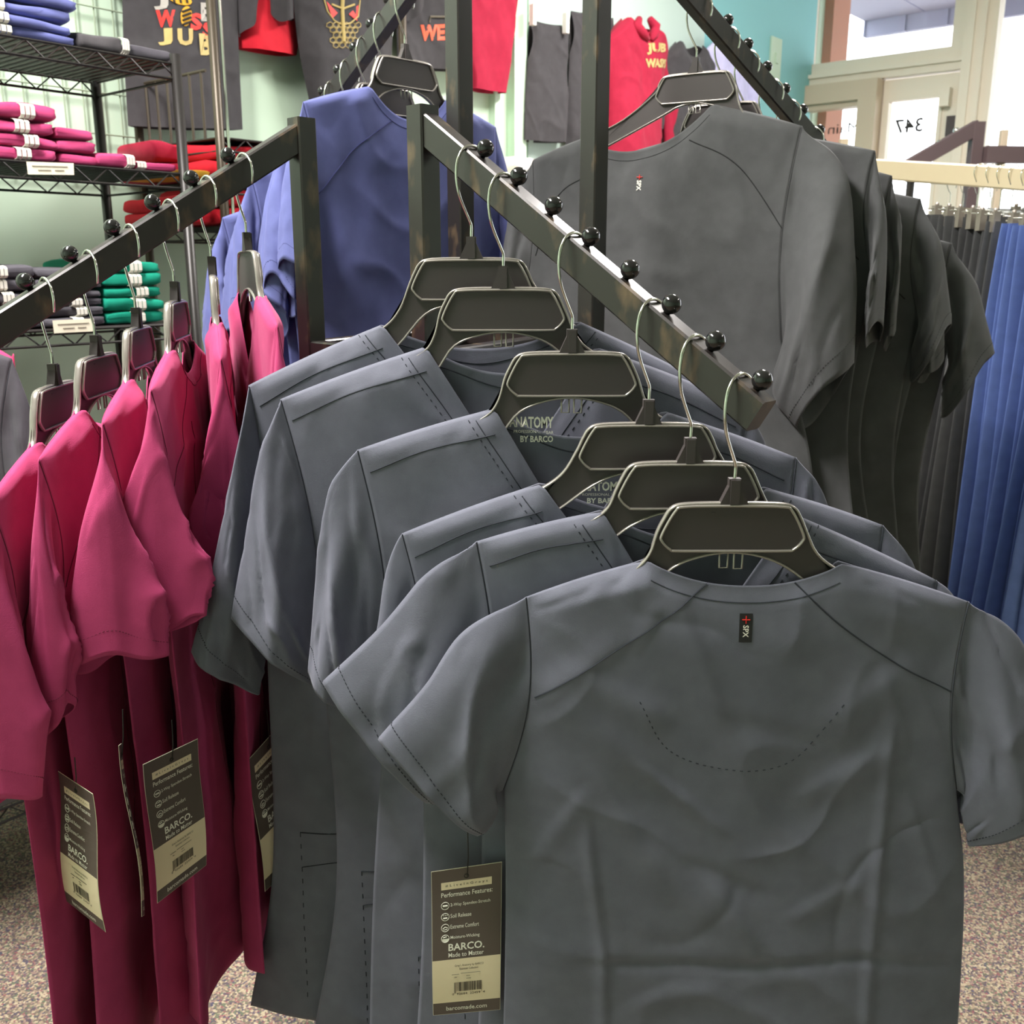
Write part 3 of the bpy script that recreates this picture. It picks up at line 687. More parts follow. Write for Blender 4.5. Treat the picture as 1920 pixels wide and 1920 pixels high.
        s.line([(tl.x + .012, tl.y - .024), lerp(tl, nk0, .5)[:2] and (lerp(tl, nk0, .5).x, lerp(tl, nk0, .5).y - .021), (nk0.x, nk0.y - .026)], .0008)
        s.line([(tr.x - .012, tr.y - .024), (lerp(tr, nk1, .5).x, lerp(tr, nk1, .5).y - .021), (nk1.x, nk1.y - .026)], .0008)
        # inside back neck tape
        nm = (nk0 + nk1) / 2
        s.line([(nk0.x + .012, nk0.y - .022), (nm.x, nm.y - .047), (nk1.x - .012, nk1.y - .022)], .0008, 50, False, True)
        # front patch pocket and side seam
        h0, h1 = sp['hem']; y0 = h0.y + .27
        for (xx0, xx1) in ((.13, .40),):
            q0, q1 = lerp(h0, h1, xx0).x, lerp(h0, h1, xx1).x
            s.line([(q0, y0), (q1, y0 + .004)], .0009, 12); s.line([(q0, y0), (q0, h0.y + .02)], .0006, 30, True); s.line([(q1, y0), (q1, h0.y + .02)], .0006, 30, True)
            s.line([(q0, y0 - .05), (lerp(q0, q1, .5), y0 - .035), (q1, y0 - .03)], .0007, 16)
    greys.append(s); s.finish(M['seamg'])
    hanger(O, R(YAW[i]), PSH_A, ['black plate hanger of the rearmost grey scrub top', 'black plate hanger second from the back of the grey row', 'black plate hanger holding the middle grey scrub top', 'black plate hanger of the wide necked grey scrub top',
           'black plate hanger just behind the front hanger', 'black plate hanger at the lowest stud, holding the frontmost grey top'][i], 'hangers on the front right arm', sp=sp)
# inner neck print on two tops
for gi, (xa, ya, xb, yb) in ((2, (955, 823, 1038, 781)), (3, (1078, 937, 1170, 903))):
    s = greys[gi]; mb = MB(); q0, q1 = s.uz(xa, ya), s.uz(xb, yb)
    def ft(x, y): return s.hit(lerp(q0.x, q1.x, x), lerp(q0.y, q1.y, y), .0018, True) or s.W(lerp(q0.x, q1.x, x), 0, lerp(q0.y, q1.y, y))
    put_text(mb, 'ANATOMY', ft, 0, .48, 1, .52, bold=.03); put_text(mb, 'PROFESSIONAL WEAR', ft, .1, .22, .9, .14); put_text(mb, 'BY BARCO', ft, .25, -.2, .75, .3, bold=.03)
    mb.build('neck_print', M['whiteink'], s.root)

# ---- maroon tops on arm B, black on arm C, navy on arm D ------------------------------
def generic(i, k=1.0, w=.012, hw=.20, L=.66, sl=None, slR=None, drape=.008, seed=0, dip=.035, nk=.085):
    rs = random.Random(seed)
    nz = -.172 * 1; j = lambda a: rs.uniform(-a, a)
    sp = dict(neck=[V2(-nk, nz), V2(nk, nz)], tip=[V2(-hw, nz - .036 + j(.004)), V2(hw, nz - .036 + j(.004))], arm=[V2(-hw - .012, nz - .23), V2(hw + .012, nz - .23)],
              hem=[V2(-hw - .03 + j(.01), nz - L + j(.012)), V2(hw + .03 + j(.01), nz - L + j(.012))], mid=[V2(-hw + .004 + j(.012), nz - .23 - (L - .23) * .5), V2(hw - .004 + j(.012), nz - .23 - (L - .23) * .5)],
              va=.30, sn=.42, w=w, wa=.010, bow=.014, cap=.002, dip=((dip, 'round'), (.1, 'vee')), fold=1.0, drape=drape, dk=24 + j(4), hemdip=.01, sf=1.2)
    def mk(side, q):
        sg = -1 if side == 0 else 1; q = q or {}
        tip, arm = sp['tip'][side], sp['arm'][side]
        ou, oz = q.get('out', (.07, -.25)); iu, iz = q.get('inn', (.01, -.30)); dn = q.get('dn', 0)
        hA = V3(tip.x + sg * ou, dn, tip.y + oz); hB = V3(arm.x + sg * iu, dn, tip.y + iz)
        tA = V3(tip.x, 0, tip.y); tB = V3(arm.x, 0, arm.y)
        return dict(A=[tA, lerp(tA, hA, .33) + V3(sg * .012, 0, .012), lerp(tA, hA, .66) + V3(sg * .008, 0, .006), hA], B=[tB, lerp(tB, hB, .4), lerp(tB, hB, .7), hB], w=q.get('w', .03), bel=q.get('bel', .01), cr=q.get('cr', (-.5, .45, .6, .7, .006)))
    sp['sleeve'] = [mk(0, sl), mk(1, slR)]
    return sp
PSI_B, PSI_C, PSI_D = R(106), R(-28), R(50)
mlab = ['maroon scrub top nearest the rack post on the left arm', 'maroon scrub top second from the post on the left arm', 'maroon scrub top with wide smooth sleeve, third from the post',
        'maroon scrub top with an open cuffed sleeve, fourth from the post', 'maroon scrub top with a narrow creased sleeve, fifth from the post', 'maroon scrub top at the left edge of the photo']
mdat = [ # knob index, yaw offset, near sleeve spec, hw, L
 (0, 8, dict(out=(.0, -.27), inn=(.0, -.29), w=.034), .165, .66), (1, 1, dict(out=(-.005, -.25), inn=(.0, -.27), w=.040, dn=-.006), .152, .68), (2, -7, dict(out=(.035, -.24), inn=(.02, -.27), w=.044, dn=-.006), .205, .67),
 (3, -8, dict(out=(.05, -.23), inn=(.00, -.27), w=.044, dn=.0), .20, .70), (4, -13, dict(out=(.045, -.26), inn=(.01, -.28), w=.020, dn=.0), .195, .68), (5, -12, dict(out=(.04, -.30), inn=(.0, -.33), w=.035, dn=-.01), .20, .70)]
maroons = []
for i, (k, yo, sl, hw, L) in enumerate(mdat):
    O = hookpt('B', k); psi = PSI_B + R(yo); s = Shirt(O, psi, generic(i, hw=hw, L=L + [.17, .16, .15, .14, .14, .14][i], sl=sl, seed=20 + i, drape=.015, w=.013, nk=.075), seed=20 + i)
    s.make('scrub_top', M['maroon'], M['seamm'], mlab[i], 'scrub top', 'maroon scrub tops on the left arm', nu=80, nv=110, ns=80, nr=50)
    tl = s.sp['tip'][0]; nk0 = s.sp['neck'][0]
    s.line([(nk0.x + .03, nk0.y - .025), (nk0.x - .03, nk0.y - .09), (tl.x + .012, tl.y - .14)], .0006)
    s.line([(-.06, -.26), (-.07, -.5), (-.065, -.8)], .0006, 50)
    s.finish(M['seamm']); maroons.append(s)
    hanger(O, psi, R(-45), mlab[i].replace('maroon scrub top', 'black plate hanger of the maroon top'), 'hangers on the left arm', sp=s.sp)
blab = ['black scrub top facing the camera, first on the back right arm', 'black scrub top second on the back right arm', 'black scrub top third on the back right arm', 'black scrub top fourth on the back right arm', 'black scrub top fifth on the back right arm', 'black scrub top farthest along the back right arm']
CT_ = [.245, .325, .385, .462, .52, .60]
for i, t in enumerate(CT_):
    a = arms['C']; O = a['root'] + a['d'] * t - a['n'] * .0083; O = a['axis'] + a['d'] * t + a['n'] * (AH / 2 + .0017)
    psi = PSI_C + R([0, -3, 5, 9, 2, 6][i]); s = Shirt(O, psi, generic(i, hw=[.25, .255, .25, .262, .25, .256][i], L=.74, sl=dict(out=(.06, -.22), w=.03), slR=dict(out=[.05, .035, .03, .07, .05, .09][i] and ([.05, .035, .03, .07, .05, .09][i], [-.26, -.29, -.27, -.23, -.26, -.21][i]), inn=(.0, -.27 - .03 * (i % 2)), w=[.05, .05, .03, .055, .035, .06][i], cr=(-.9, .35 + .06 * i, .7, .7 - .05 * i, .007)), seed=40 + i, w=.013, dip=.05, nk=.085), seed=40 + i)
    if i == 0:
        f = s.uz; c3 = lambda q, n=0: V3(f(*q).x, n, f(*q).y); sp = s.sp
        sp['neck'] = [f(1098, 258), f(1338, 196)]; sp['tip'] = [f(1000, 300), f(1503, 236)]; sp['arm'] = [f(985, 560), f(1466, 640)]; sp['mid'] = [f(990, 900), f(1525, 900)]; sp['hem'] = [f(1010, 1250), f(1540, 1300)]; sp['va'] = .38
        sp['dip'] = ((.045, 'round'), (.10, 'vee')); sp['neck'][0].y += 0
        sp['sleeve'] = [dict(A=[c3((1000, 300)), c3((965, 350)), c3((950, 450)), c3((945, 560))], B=[c3((985, 560)), c3((985, 590)), c3((990, 610)), c3((995, 640))], w=.03),
                        dict(A=[c3((1503, 236)), c3((1580, 300), .004), c3((1606, 500), .008), c3((1602, 690), .01)], B=[c3((1466, 640)), c3((1450, 690)), c3((1458, 740), .01), c3((1500, 790), .01)], w=.055, cr=(-.9, .75, .8, .42, .009))]
    s.make('scrub_top', M['black'], M['seamk'], blab[i], 'scrub top', 'black scrub tops on the back right arm', nu=80, nv=100, ns=48, nr=36)
    nk0, nk1 = s.sp['neck']; tl, tr = s.sp['tip']
    s.line([(nk1.x - .035, nk1.y - .055), (nk1.x + .05, nk1.y - .10), (tr.x - .01, tr.y - .17)], .0009)
    s.line([(nk0.x + .035, nk0.y - .055), (nk0.x - .05, nk0.y - .10), (tl.x + .01, tl.y - .17)], .0009)
    if i == 0:
        qa, qb = f(1196, 360), f(1212, 328)
        def pt(x, y, lift): return s.hit(lerp(qa.x, qb.x, x), lerp(qa.y, qb.y, y), lift)
        mb = MB(); put_text(mb, 'SPX', lambda x, y: pt(.2 + y * .55, .66 - x * .62, .0016), 0, 0, 1, 1, bold=.03); mb.build('patch_lettering', M['whiteink'], s.root)
        mb = MB()
        for (xa, ya, xb, yb) in ((.15, .84, .85, .84), (.5, .7, .5, .98)): mb.tube([pt(xa, ya, .0017), pt(xb, yb, .0017)], .0007, 6)
        mb.build('patch_cross', M['redink'], s.root)
    s.finish(M['seamk'])
    hanger(O, psi, R(-35), blab[i].replace('black scrub top', 'black plate hanger of the black top'), 'hangers on the back right arm', sp=s.sp)
dlab = ['navy scrub top facing the camera, first on the back left arm', 'navy scrub top second on the back left arm', 'navy scrub top third on the back left arm', 'navy scrub top fourth on the back left arm', 'navy scrub top fifth on the back left arm', 'navy scrub top farthest along the back left arm']
DT_ = [.145, .215, .275, .335, .395, .47]
for i, t in enumerate(DT_):
    a = arms['D']; O = a['axis'] + a['d'] * t + a['n'] * (AH / 2 + .0017)
    psi = PSI_D + R([-4, -2, 4, -6, 2, -3][i]); s = Shirt(O, psi, generic(i, hw=.215, L=.68, sl=dict(out=(.05, -.25), inn=(.0, -.29), w=.036), slR=dict(out=(.05, -.25), w=.03), seed=60 + i, w=.013, dip=.045, nk=.085), seed=60 + i)
    s.make('scrub_top', M['blue'], M['seamb'], dlab[i], 'scrub top', 'navy scrub tops on the back left arm', nu=70, nv=90, ns=44, nr=32)
    nk0, nk1 = s.sp['neck']; tl, tr = s.sp['tip']
    s.line([(nk0.x + .04, nk0.y - .05), (nk0.x - .04, nk0.y - .10), (tl.x + .015, tl.y - .14)], .0009)
    s.line([(nk1.x - .04, nk1.y - .05), (nk1.x + .04, nk1.y - .10), (tr.x - .015, tr.y - .14)], .0009)
    s.finish(M['seamb'])
    hanger(O, psi, R(50), dlab[i].replace('navy scrub top', 'black plate hanger of the navy top'), 'hangers on the back left arm', sp=s.sp)
# ------------------------------------------------------------------ hang tags
def tag(c, Z, label, hook=None, bend=.003):
    """c: four photo corners TL TR BR BL, Z their camera depths; a printed card on a black string"""
    P = [pz(x, y, z) for (x, y), z in zip(c, Z)]; TL, TR, BR, BL = P
    nn = (TR - TL).cross(BL - TL).normalized()
    if nn.dot(CAM - TL) < 0: nn = -nn
    o = empty('hang_tag', (TL + TR) / 2, label, 'hang tag', 'hang tags of the scrub tops'); O = o.location.copy()
    def f(x, y, l=0): return lerp(lerp(BL, BR, x), lerp(TL, TR, x), y) - O + nn * (l + bend * math.sin(y * 5.5))
    def strip(y0, y1, mt, name, l, x0=0, x1=1, parent=o, th=.0004):
        mb = MB(); n = max(1, int((y1 - y0) * 16) + 1)
        vs = [f(x, lerp(y0, y1, j / n), l) for j in range(n + 1) for x in (x0, x1)]; k = len(vs)
        vs += [f(x, lerp(y0, y1, j / n), l - th) for j in range(n + 1) for x in (x0, x1)]
        fs = [(2 * j, 2 * j + 1, 2 * j + 3, 2 * j + 2) for j in range(n)] + [(k + 2 * j, k + 2 * j + 2, k + 2 * j + 3, k + 2 * j + 1) for j in range(n)]
        fs += [(2 * j, 2 * j + 2, k + 2 * j + 2, k + 2 * j) for j in range(n)] + [(2 * j + 1, k + 2 * j + 1, k + 2 * j + 3, 2 * j + 3) for j in range(n)] + [(0, k, k + 1, 1), (2 * n, 2 * n + 1, k + 2 * n + 1, k + 2 * n)]
        mb.add(vs, fs); return mb.build(name, mt, parent)
    card = strip(0, 1, M['paper'], 'card', 0)
    strip(.40, .997, M['tagdark'], 'printed_field', .00025, .006, .994, card, .0001); strip(.003, .092, M['tagdark'], 'printed_field', .00025, .006, .994, card, .0001)
    strip(.092, .40, M['tagcream'], 'printed_field', .00025, .006, .994, card, .0001); strip(.862, .912, M['tagcream'], 'caption_box', .0005, .14, .86, card, .0001)
    W = MB(); K = MB(); W2 = MB(); W3 = MB(); g = lambda x, y: f(x, y, .0007)
    put_text(K, '#LiveInGreys', g, .2, .876, .6, .022, space=1.7)
    put_text(W, 'Performance Features:', g, .14, .812, .73, .032, bold=.01)
    for t_, y, x1 in (('2-Way Spandex-Stretch', .742, .84), ('Soil Release', .672, .57), ('Extreme Comfort', .602, .68), ('Moisture-Wicking', .530, .69)):
        put_text(W, t_, g, .27, y, x1 - .27, .027, bold=.004)
    asp = (TR - TL).length / (TL - BL).length
    for k, y in enumerate((.756, .683, .612, .542)):
        cx = .195; ring = [(cx + .056 * math.cos(a), y + .056 * asp * math.sin(a)) for a in [2 * math.pi * i / 28 for i in range(28)]]
        W.tube([g(*q) for q in ring], .00035, 5, True)
        if k == 0: W.tube([g(cx - .035, y), g(cx + .035, y)], .0009, 5)
        if k == 1:
            W.tube([g(cx - .03, y - .008), g(cx + .03, y - .008)], .0008, 5)
            for dx in (-.025, 0, .025): W.tube([g(cx + dx, y + .008), g(cx + dx * 1.1, y + .014)], .0005, 5)
        if k == 2: W.tube([g(cx - .035, y - .004), g(cx, y + .006), g(cx + .035, y - .002)], .0005, 5); W.tube([g(cx - .03, y - .013), g(cx + .03, y - .010)], .0004, 5)
        if k == 3:
            vs = [g(cx + .05 * math.cos(a), y + .05 * asp * math.sin(a)) for a in [math.pi + math.pi * i / 12 for i in range(13)]]; W.add(vs, [tuple(range(13))])
            W.tube([g(cx - .03, y + .008), g(cx + .02, y + .012)], .0005, 5)
    put_text(W2, 'BARCO.', g, .24, .458, .52, .048, bold=.02); put_text(W2, 'Made to Matter', g, .24, .416, .51, .030, bold=.006)
    put_text(W3, 'barcomade.com', g, .2, .032, .6, .032, bold=.008)
    put_text(K, "Grey's Anatomy by BARCO", g, .33, .345, .42, .018); put_text(K, 'Essentials Collection', g, .40, .325, .27, .014)
    for x0, x1, y in ((.29, .40, .295), (.42, .72, .30), (.33, .37, .275), (.5, .57, .28), (.5, .58, .262)):
        n = int((x1 - x0) / .018)
        for i in range(n): K.tube([g(x0 + i * .018, y), g(x0 + i * .018 + .011, y)], .0003, 4)
    rs = random.Random(5); x = .32
    while x < .73:
        wd = rs.choice((.004, .004, .008, .012)); y0 = .158 if (x < .345 or .5 < x < .515 or x > .71) else .172
        K.add([g(x, y0), g(x + wd, y0), g(x + wd, .238), g(x, .238)], [(0, 1, 2, 3)]); x += wd + rs.choice((.004, .006, .009))
    put_text(K, '0  92684  22459  4', g, .29, .145, .48, .016)
    W.build('white_lettering', M['whiteink'], card); W2.build('brand_lettering', M['whiteink'], card); W3.build('web_address', M['whiteink'], card); K.build('black_lettering', M['ink'], card)
    mb = MB(); mb.tube([f(.5 + .03 * math.cos(a), .94 + .03 * asp * math.sin(a), .0006) for a in [2 * math.pi * i / 14 for i in range(14)]], .0005, 5, True)
    hk = hook - O if hook is not None else f(.5, 1.25)
    mb.tube([hk, lerp(hk, f(.51, .94, .001), .6) + Vector((.001, 0, 0)), f(.51, .94, .001)], .0006, 6); mb.build('string', M['ink'], o)
    return o
YT = greys[5].O.y + .012
def zy(px, py, Y): return Y / ray(px, py).y
c = ((808, 1637), (941, 1618), (938, 1893), (812, 1904))
tag(c, [zy(x, y, YT) for x, y in c], 'taupe and cream printed tag hanging beside the frontmost grey top', hook=pz(877, 1556, zy(877, 1556, YT)))
tag(((270, 1435), (373, 1386), (387, 1622), (295, 1694)), (1.05, 1.10, 1.14, 1.10), 'tilted printed tag hanging under the maroon sleeves, fully readable', hook=pz(322, 1350, 1.07))
tag(((105, 1447), (170, 1490), (198, 1748), (125, 1690)), (1.07, 1.02, 1.06, 1.10), 'leftmost printed tag, turned aside between the maroon tops', hook=pz(140, 1420, 1.045))
tag(((227, 1397), (232, 1393), (271, 1716), (266, 1719)), (.98, 1.05, 1.09, 1.02), 'printed tag seen edge on as a thin white line among the maroon tops', hook=pz(230, 1330, 1.01))
tag(((466, 1427), (540, 1345), (570, 1600), (497, 1672)), (1.27, 1.33, 1.36, 1.30), 'printed tag half hidden behind the rearmost grey top', hook=pz(500, 1330, 1.29))

# ------------------------------------------------------------------ wall side: grid panel, wire shelving, folded clothes
def wpt(px, py, off): return on_plane(px, py, C0 + WN * off, WN)
def wloc(px, py, off): p = wpt(px, py, off); return (p - C0).dot(WD), p.z
mb = MB(); a0, z0 = wloc(-60, 310, .02); a1, z1 = wloc(232, 0, .02); z1 += .25
n = int((a1 - a0) / .05)
for i in range(n + 1): mb.tube([ML @ Vector((a0 + i * .05, -.02, z0)), ML @ Vector((a0 + i * .05, -.02, z1))], .0022, 5)
for i in range(int((z1 - z0) / .1) + 1): mb.tube([ML @ Vector((a0, -.024, z0 + i * .1)), ML @ Vector((a1, -.024, z0 + i * .1))], .0022, 5)
tagit(mb.build('grid_panel', M['grid']), 'pale wire grid panel on the mint wall behind the top shelves', 'grid panel')
mb = MB(); a0, z0 = wloc(958, 300, .01); a1, _ = wloc(972, 100, .01); mb.box(((a0 + a1) / 2, -.02, 1.7), (.07, .04, 2.4), ML); mb.box(((a0 + a1) / 2 - .12, -.015, 1.4), (.03, .03, 1.2), ML)
struct('trim_4', mb, M['wall'])
# white pegboard further along
mb = MB(); a0, _ = wloc(985, 100, 0); 
mb.box(((a0 - 1.24) / 2, -.010, 1.9), (-1.24 - a0, .012, 1.9), ML)
hn = MB()
pb = mb.build('pegboard', mat('pegboard_white', srgb(188, 208, 198), .6)); tagit(pb, 'pale pegboard panel behind the red hoodie', 'pegboard')
E1, E2 = WD, -WN      # along the wall (to the right and away), towards the wall
def wire_unit(label, Pfr, length, depth, zs, zt, ext=0):
    """Pfr: front right corner (floor-projected), goes back along -E1"""
    o = empty('wire_shelf_unit', (Pfr.x, Pfr.y, 0), label, 'shelf unit'); O = o.location.copy()
    for a in (0, length):
        for d in (0, depth):
            mb = MB(); p = Pfr - E1 * a + E2 * d - O; mb.tube([Vector((p.x, p.y, 0)), Vector((p.x, p.y, zt))], .0115, 12)
            mb.build('post', M['pole'] if length < 1 else M['wire'], o, smooth=True)
    for z in zs:
        mb = MB(); c = lambda a, d, h: (Pfr - O) - E1 * a + E2 * d + Vector((0, 0, z + h - (Pfr - O).z))
        for d in (0, depth):
            for h in (0, -.03): mb.tube([c(0, d, h), c(length, d, h)], .003, 6)
            k = int(length / .035)
            mb.tube([c(length * i / k, d, -.0 if i % 2 else -.03) for i in range(k + 1)], .0022, 5)
        for a in (0, length):
            for h in (0, -.03): mb.tube([c(a, 0, h), c(a, depth, h)], .003, 6)
        for i in range(int(length / .02) + 1): mb.tube([c(i * .02, 0, 0), c(i * .02, depth, 0)], .0016, 4)
        sf = mb.build('shelf', M['wire'], o); mb = MB(); q = [c(.004, .006, .0018), c(length - .004, .006, .0018), c(length - .004, depth - .006, .0018), c(.004, depth - .006, .0018)]
        mb.add(q + [v + Vector((0, 0, .0014)) for v in q], [(0, 1, 2, 3), (7, 6, 5, 4)] + [(i, 4 + i, 4 + (i + 1) % 4, (i + 1) % 4) for i in range(4)]); mb.build('liner', M['plastic'], sf)
    return o
R1 = pz(345, 327, 2.15)
zmid = R1.z; ztop = on_plane(335, 122, R1, WN).z; zlow = on_plane(300, 610, R1, WN).z
wire_unit('black wire shelving unit with folded scrubs, at the left edge', Vector((R1.x, R1.y, 0)), 1.2, .34, (ztop, zmid, zlow, .75, .25), ztop + .02)
R2 = pz(412, 258, 2.38)
zu2 = R2.z; zm2 = on_plane(412, 338, R2, WN).z; zl2 = on_plane(412, 425, R2, WN).z
R2e = R2 + E1 * .62
o2 = wire_unit('black wire shelving unit with stacked red shirts behind the left arm', Vector((R2e.x, R2e.y, 0)), .62, .36, (zu2, zm2, zl2, .75, .25), 2.5)
# rod end guard on the second unit
mb = MB(); O2 = o2.location
for i in range(7):
    p = Vector((R2.x, R2.y, 0)) + E2 * (.06 + .05 * i) - O2; mb.tube([p + Vector((0, 0, zu2)), p + Vector((0, 0, zu2 + .155))], .0035, 6)
p0 = Vector((R2.x, R2.y, 0)) + E2 * .04 - O2; p1 = Vector((R2.x, R2.y, 0)) + E2 * .37 - O2
mb.tube([p0 + Vector((0, 0, zu2 + .155)), p1 + Vector((0, 0, zu2 + .155))], .004, 6); mb.build('end_guard', M['pole'], o2)
mb = MB(); p = Vector((R2.x, R2.y, 0)) + E1 * .016 + WN * .012 - O2; mb.tube([p + Vector((0, 0, 1.0)), p + Vector((0, 0, 2.45))], .004, 8); mb.build('chrome_rod', M['chrome'], o2)

def folded(px, py, plane_pt, z, wd, dep, h, mt, label, group, cat='folded garment', name='folded_scrub', sticker=None, seed=0, inset=.01):
    """front left bottom corner found at photo column px on the shelf front plane, standing at height z"""
    p = on_plane(px, py, plane_pt, WN); p = Vector((p.x, p.y, z)) + E2 * inset
    mb = MB(); nu, nk = 18, 22; O = p.copy(); rs = random.Random(seed)
    for j in range(nu + 1):
        t = j / nu; ed = 1 - .2 * abs(2 * t - 1) ** 10
        for i in range(nk):
            a = 2 * math.pi * i / nk; ca, sa = math.cos(a), math.sin(a)
            dd = dep / 2 - dep / 2 * math.copysign(abs(ca) ** .3, ca); hh = h / 2 + h / 2 * math.copysign(abs(sa) ** .45, sa) * ed
            q = Vector((t * wd, 0, 0)); nz = 1.5 * noise.noise((t * wd * 11 + seed, dd * 8, hh * 8 + seed * .2)) 
            hh += nz * h * .22 * sm(0, .4, hh / h); dd += noise.noise((t * wd * 11, hh * 40, seed * 3.3)) * .008
            crs = -.006 * math.exp(-((hh - h * .5) / (h * .09)) ** 2) if ca > .3 else 0
            mb.v.append(tuple(E1 * (q.x + noise.noise((hh * 30, seed, dd * 5)) * .006) + E2 * (dd - crs) + Vector((0, 0, max(hh, .0005)))))
    for j in range(nu):
        for i in range(nk): mb.f.append((j * nk + i, (j + 1) * nk + i, (j + 1) * nk + (i + 1) % nk, j * nk + (i + 1) % nk)); mb.m.append(0)
    mb.f += [tuple(range(nk)), tuple(nu * nk + i for i in range(nk))[::-1]]; mb.m += [0, 0]
    o = mb.build(name, mt, smooth=True); o.location = O; tagit(o, label, cat, group)
    if sticker is not None:
        b2 = MB(); x0, x1 = sticker
        for k in range(3):
            vs = []
            for xx in (x0 + k * (x1 - x0) / 3, x0 + (k + .8) * (x1 - x0) / 3):
                for q in range(6):
                    a = R(-50 + 20 * q); ca, sa = math.cos(a), math.sin(a)
                    vs.append(E1 * xx * 1 + E2 * (dep / 2 - (dep / 2) * math.copysign(abs(ca) ** .3, ca) - .009) + Vector((0, 0, h / 2 + h / 2 * math.copysign(abs(sa) ** .45, sa))))
            b2.add(vs, [(q, q + 1, 6 + q + 1, 6 + q) for q in range(5)])
        so = b2.build('size_sticker', M['sticker'], o); md = so.modifiers.new('t', 'SOLIDIFY'); md.thickness = .0008
    return o
def stack(px0, px1, py, pt, z, n, h, mt, what, where, group, st=(.3, .5), dep=.26, seed=0, name='folded_scrub', hs=None):
    p0, p1 = on_plane(px0, py, pt, WN), on_plane(px1, py, pt, WN); wd = (p1 - p0).dot(E1); zz = z + .004; rs = random.Random(seed)
    pos = ['bottom', 'second from the bottom', 'third from the bottom', 'fourth from the bottom', 'fifth from the bottom', 'sixth from the bottom', 'seventh from the bottom']
    for k in range(n):
        hh = h * rs.uniform(.85, 1.15)
        ps = pos[k] if k < n - 1 or n == 1 else 'topmost'
        sx = rs.uniform(-.01, .01)
        lab = f'{what}, {ps} of the stack {where}' if n > 1 else f'{what} {where}'
        folded(px0 + rs.uniform(-2, 2), py, pt, zz, wd * rs.uniform(.95, 1.02), dep, hh * 1.06, mt, lab, group if n > 1 else None, name=name, sticker=(wd * st[0] + sx, wd * st[1] + sx) if st else None, seed=seed * 10 + k, inset=.012 + rs.uniform(0, .006))
        zz += hh
stack(-70, 152, 92, R1, ztop, 5, .0215, M['blue'], 'folded navy scrub', 'on the top left shelf', 'navy scrubs folded on the top shelf', (.26, .40), seed=1)
stack(166, 245, 105, R1, ztop, 1, .030, M['teeblack'], 'folded black scrub', 'beside the navy stack', None, (.80, .98), seed=2)
stack(250, 330, 118, R1, ztop, 1, .026, M['charcoal'], 'folded black scrub', 'at the right end of the top shelf', None, None, seed=3)
stack(-20, 118, 305, R1, zmid, 4, .026, M['maroon'], 'folded maroon scrub', 'left on the middle shelf', 'maroon scrubs folded on the middle shelf', (.45, .66), seed=4)
stack(122, 190, 315, R1, zmid, 3, .022, M['maroon'], 'folded maroon scrub', 'beside the taller maroon stack', 'maroon scrubs folded on the middle shelf', None, seed=5)
stack(192, 262, 318, R1, zmid, 1, .026, M['maroon'], 'folded maroon scrub', 'lying third along the middle shelf', None, (.62, .85), seed=6)
stack(266, 340, 322, R1, zmid, 1, .018, M['maroon'], 'folded maroon scrub', 'at the right end of the middle shelf', None, (.02, .25), seed=7)
stack(-30, 82, 612, R1, zlow, 5, .026, M['charcoal'], 'folded charcoal scrub', 'left on the low shelf', 'charcoal scrubs folded on the low shelf', (.4, .6), seed=8)
stack(86, 205, 610, R1, zlow, 6, .0205, M['charcoal'], 'folded charcoal scrub', 'beside the green stack', 'charcoal scrubs folded on the low shelf', (.48, .66), seed=9)
stack(210, 318, 608, R1, zlow, 5, .026, M['green'], 'folded green scrub', 'on the low shelf', 'green scrubs folded on the low shelf', (.42, .64), seed=10)
PB = R2 + E2 * .16
stack(300, 404, 330, PB, zm2, 2, .045, M['crimson'], 'folded dark red shirt', 'behind the pole', 'dark red shirts folded on the second unit', None, seed=11, name='folded_shirt', dep=.18)
stack(416, 530, 340, R2, zm2, 2, .046, M['red'], 'folded bright red shirt', 'right of the pole', 'bright red shirts on the middle shelf', None, seed=12, name='folded_shirt')
stack(420, 545, 425, R2, zl2, 2, .048, M['red'], 'folded bright red shirt', 'below the middle shelf', 'bright red shirts on the lower shelf', None, seed=13, name='folded_shirt')
stack(348, 404, 425, R2, zl2, 2, .034, M['red'], 'folded small red shirt', 'left of the pole', 'small red shirts on the lower shelf', None, seed=14, name='folded_shirt')
stack(345, 408, 340, R2, zm2, 1, .016, M['yellow'], 'folded yellow and red shirt', 'under the red ones by the shelf pole', None, None, seed=15, name='folded_shirt')
for (c4, lab) in ((((50, 303), (138, 306), (139, 328), (53, 327)), 'white price card on the front of the middle shelf'), (((99, 601), (176, 597), (179, 621), (102, 625)), 'white price card on the front of the low shelf')):
    mb = MB(); q = [on_plane(x, y, R1 + WN * .012, WN) for x, y in c4]; O = q[3].copy()
    vs = [p - O for p in q] + [p - O - WN * .0015 for p in q]
    mb.add(vs, [(3, 2, 1, 0), (4, 5, 6, 7)] + [(i, (i + 1) % 4, 4 + (i + 1) % 4, 4 + i) for i in range(4)])
    o = mb.build('price_card', M['paper']); o.location = O; tagit(o, lab, 'price card')
    b2 = MB(); g = lambda x, y: lerp(lerp(q[3], q[2], x), lerp(q[0], q[1], x), y) - O + WN * .0006
    for y, x0, x1 in ((.68, .1, .88), (.36, .22, .5), (.36, .58, .8)):
        n = int((x1 - x0) / .035)
        for i in range(n): b2.tube([g(x0 + i * .035, y), g(x0 + i * .035 + .024, y)], .0009, 4)
    b2.build('printed_lines', M['inkgrey'], o)

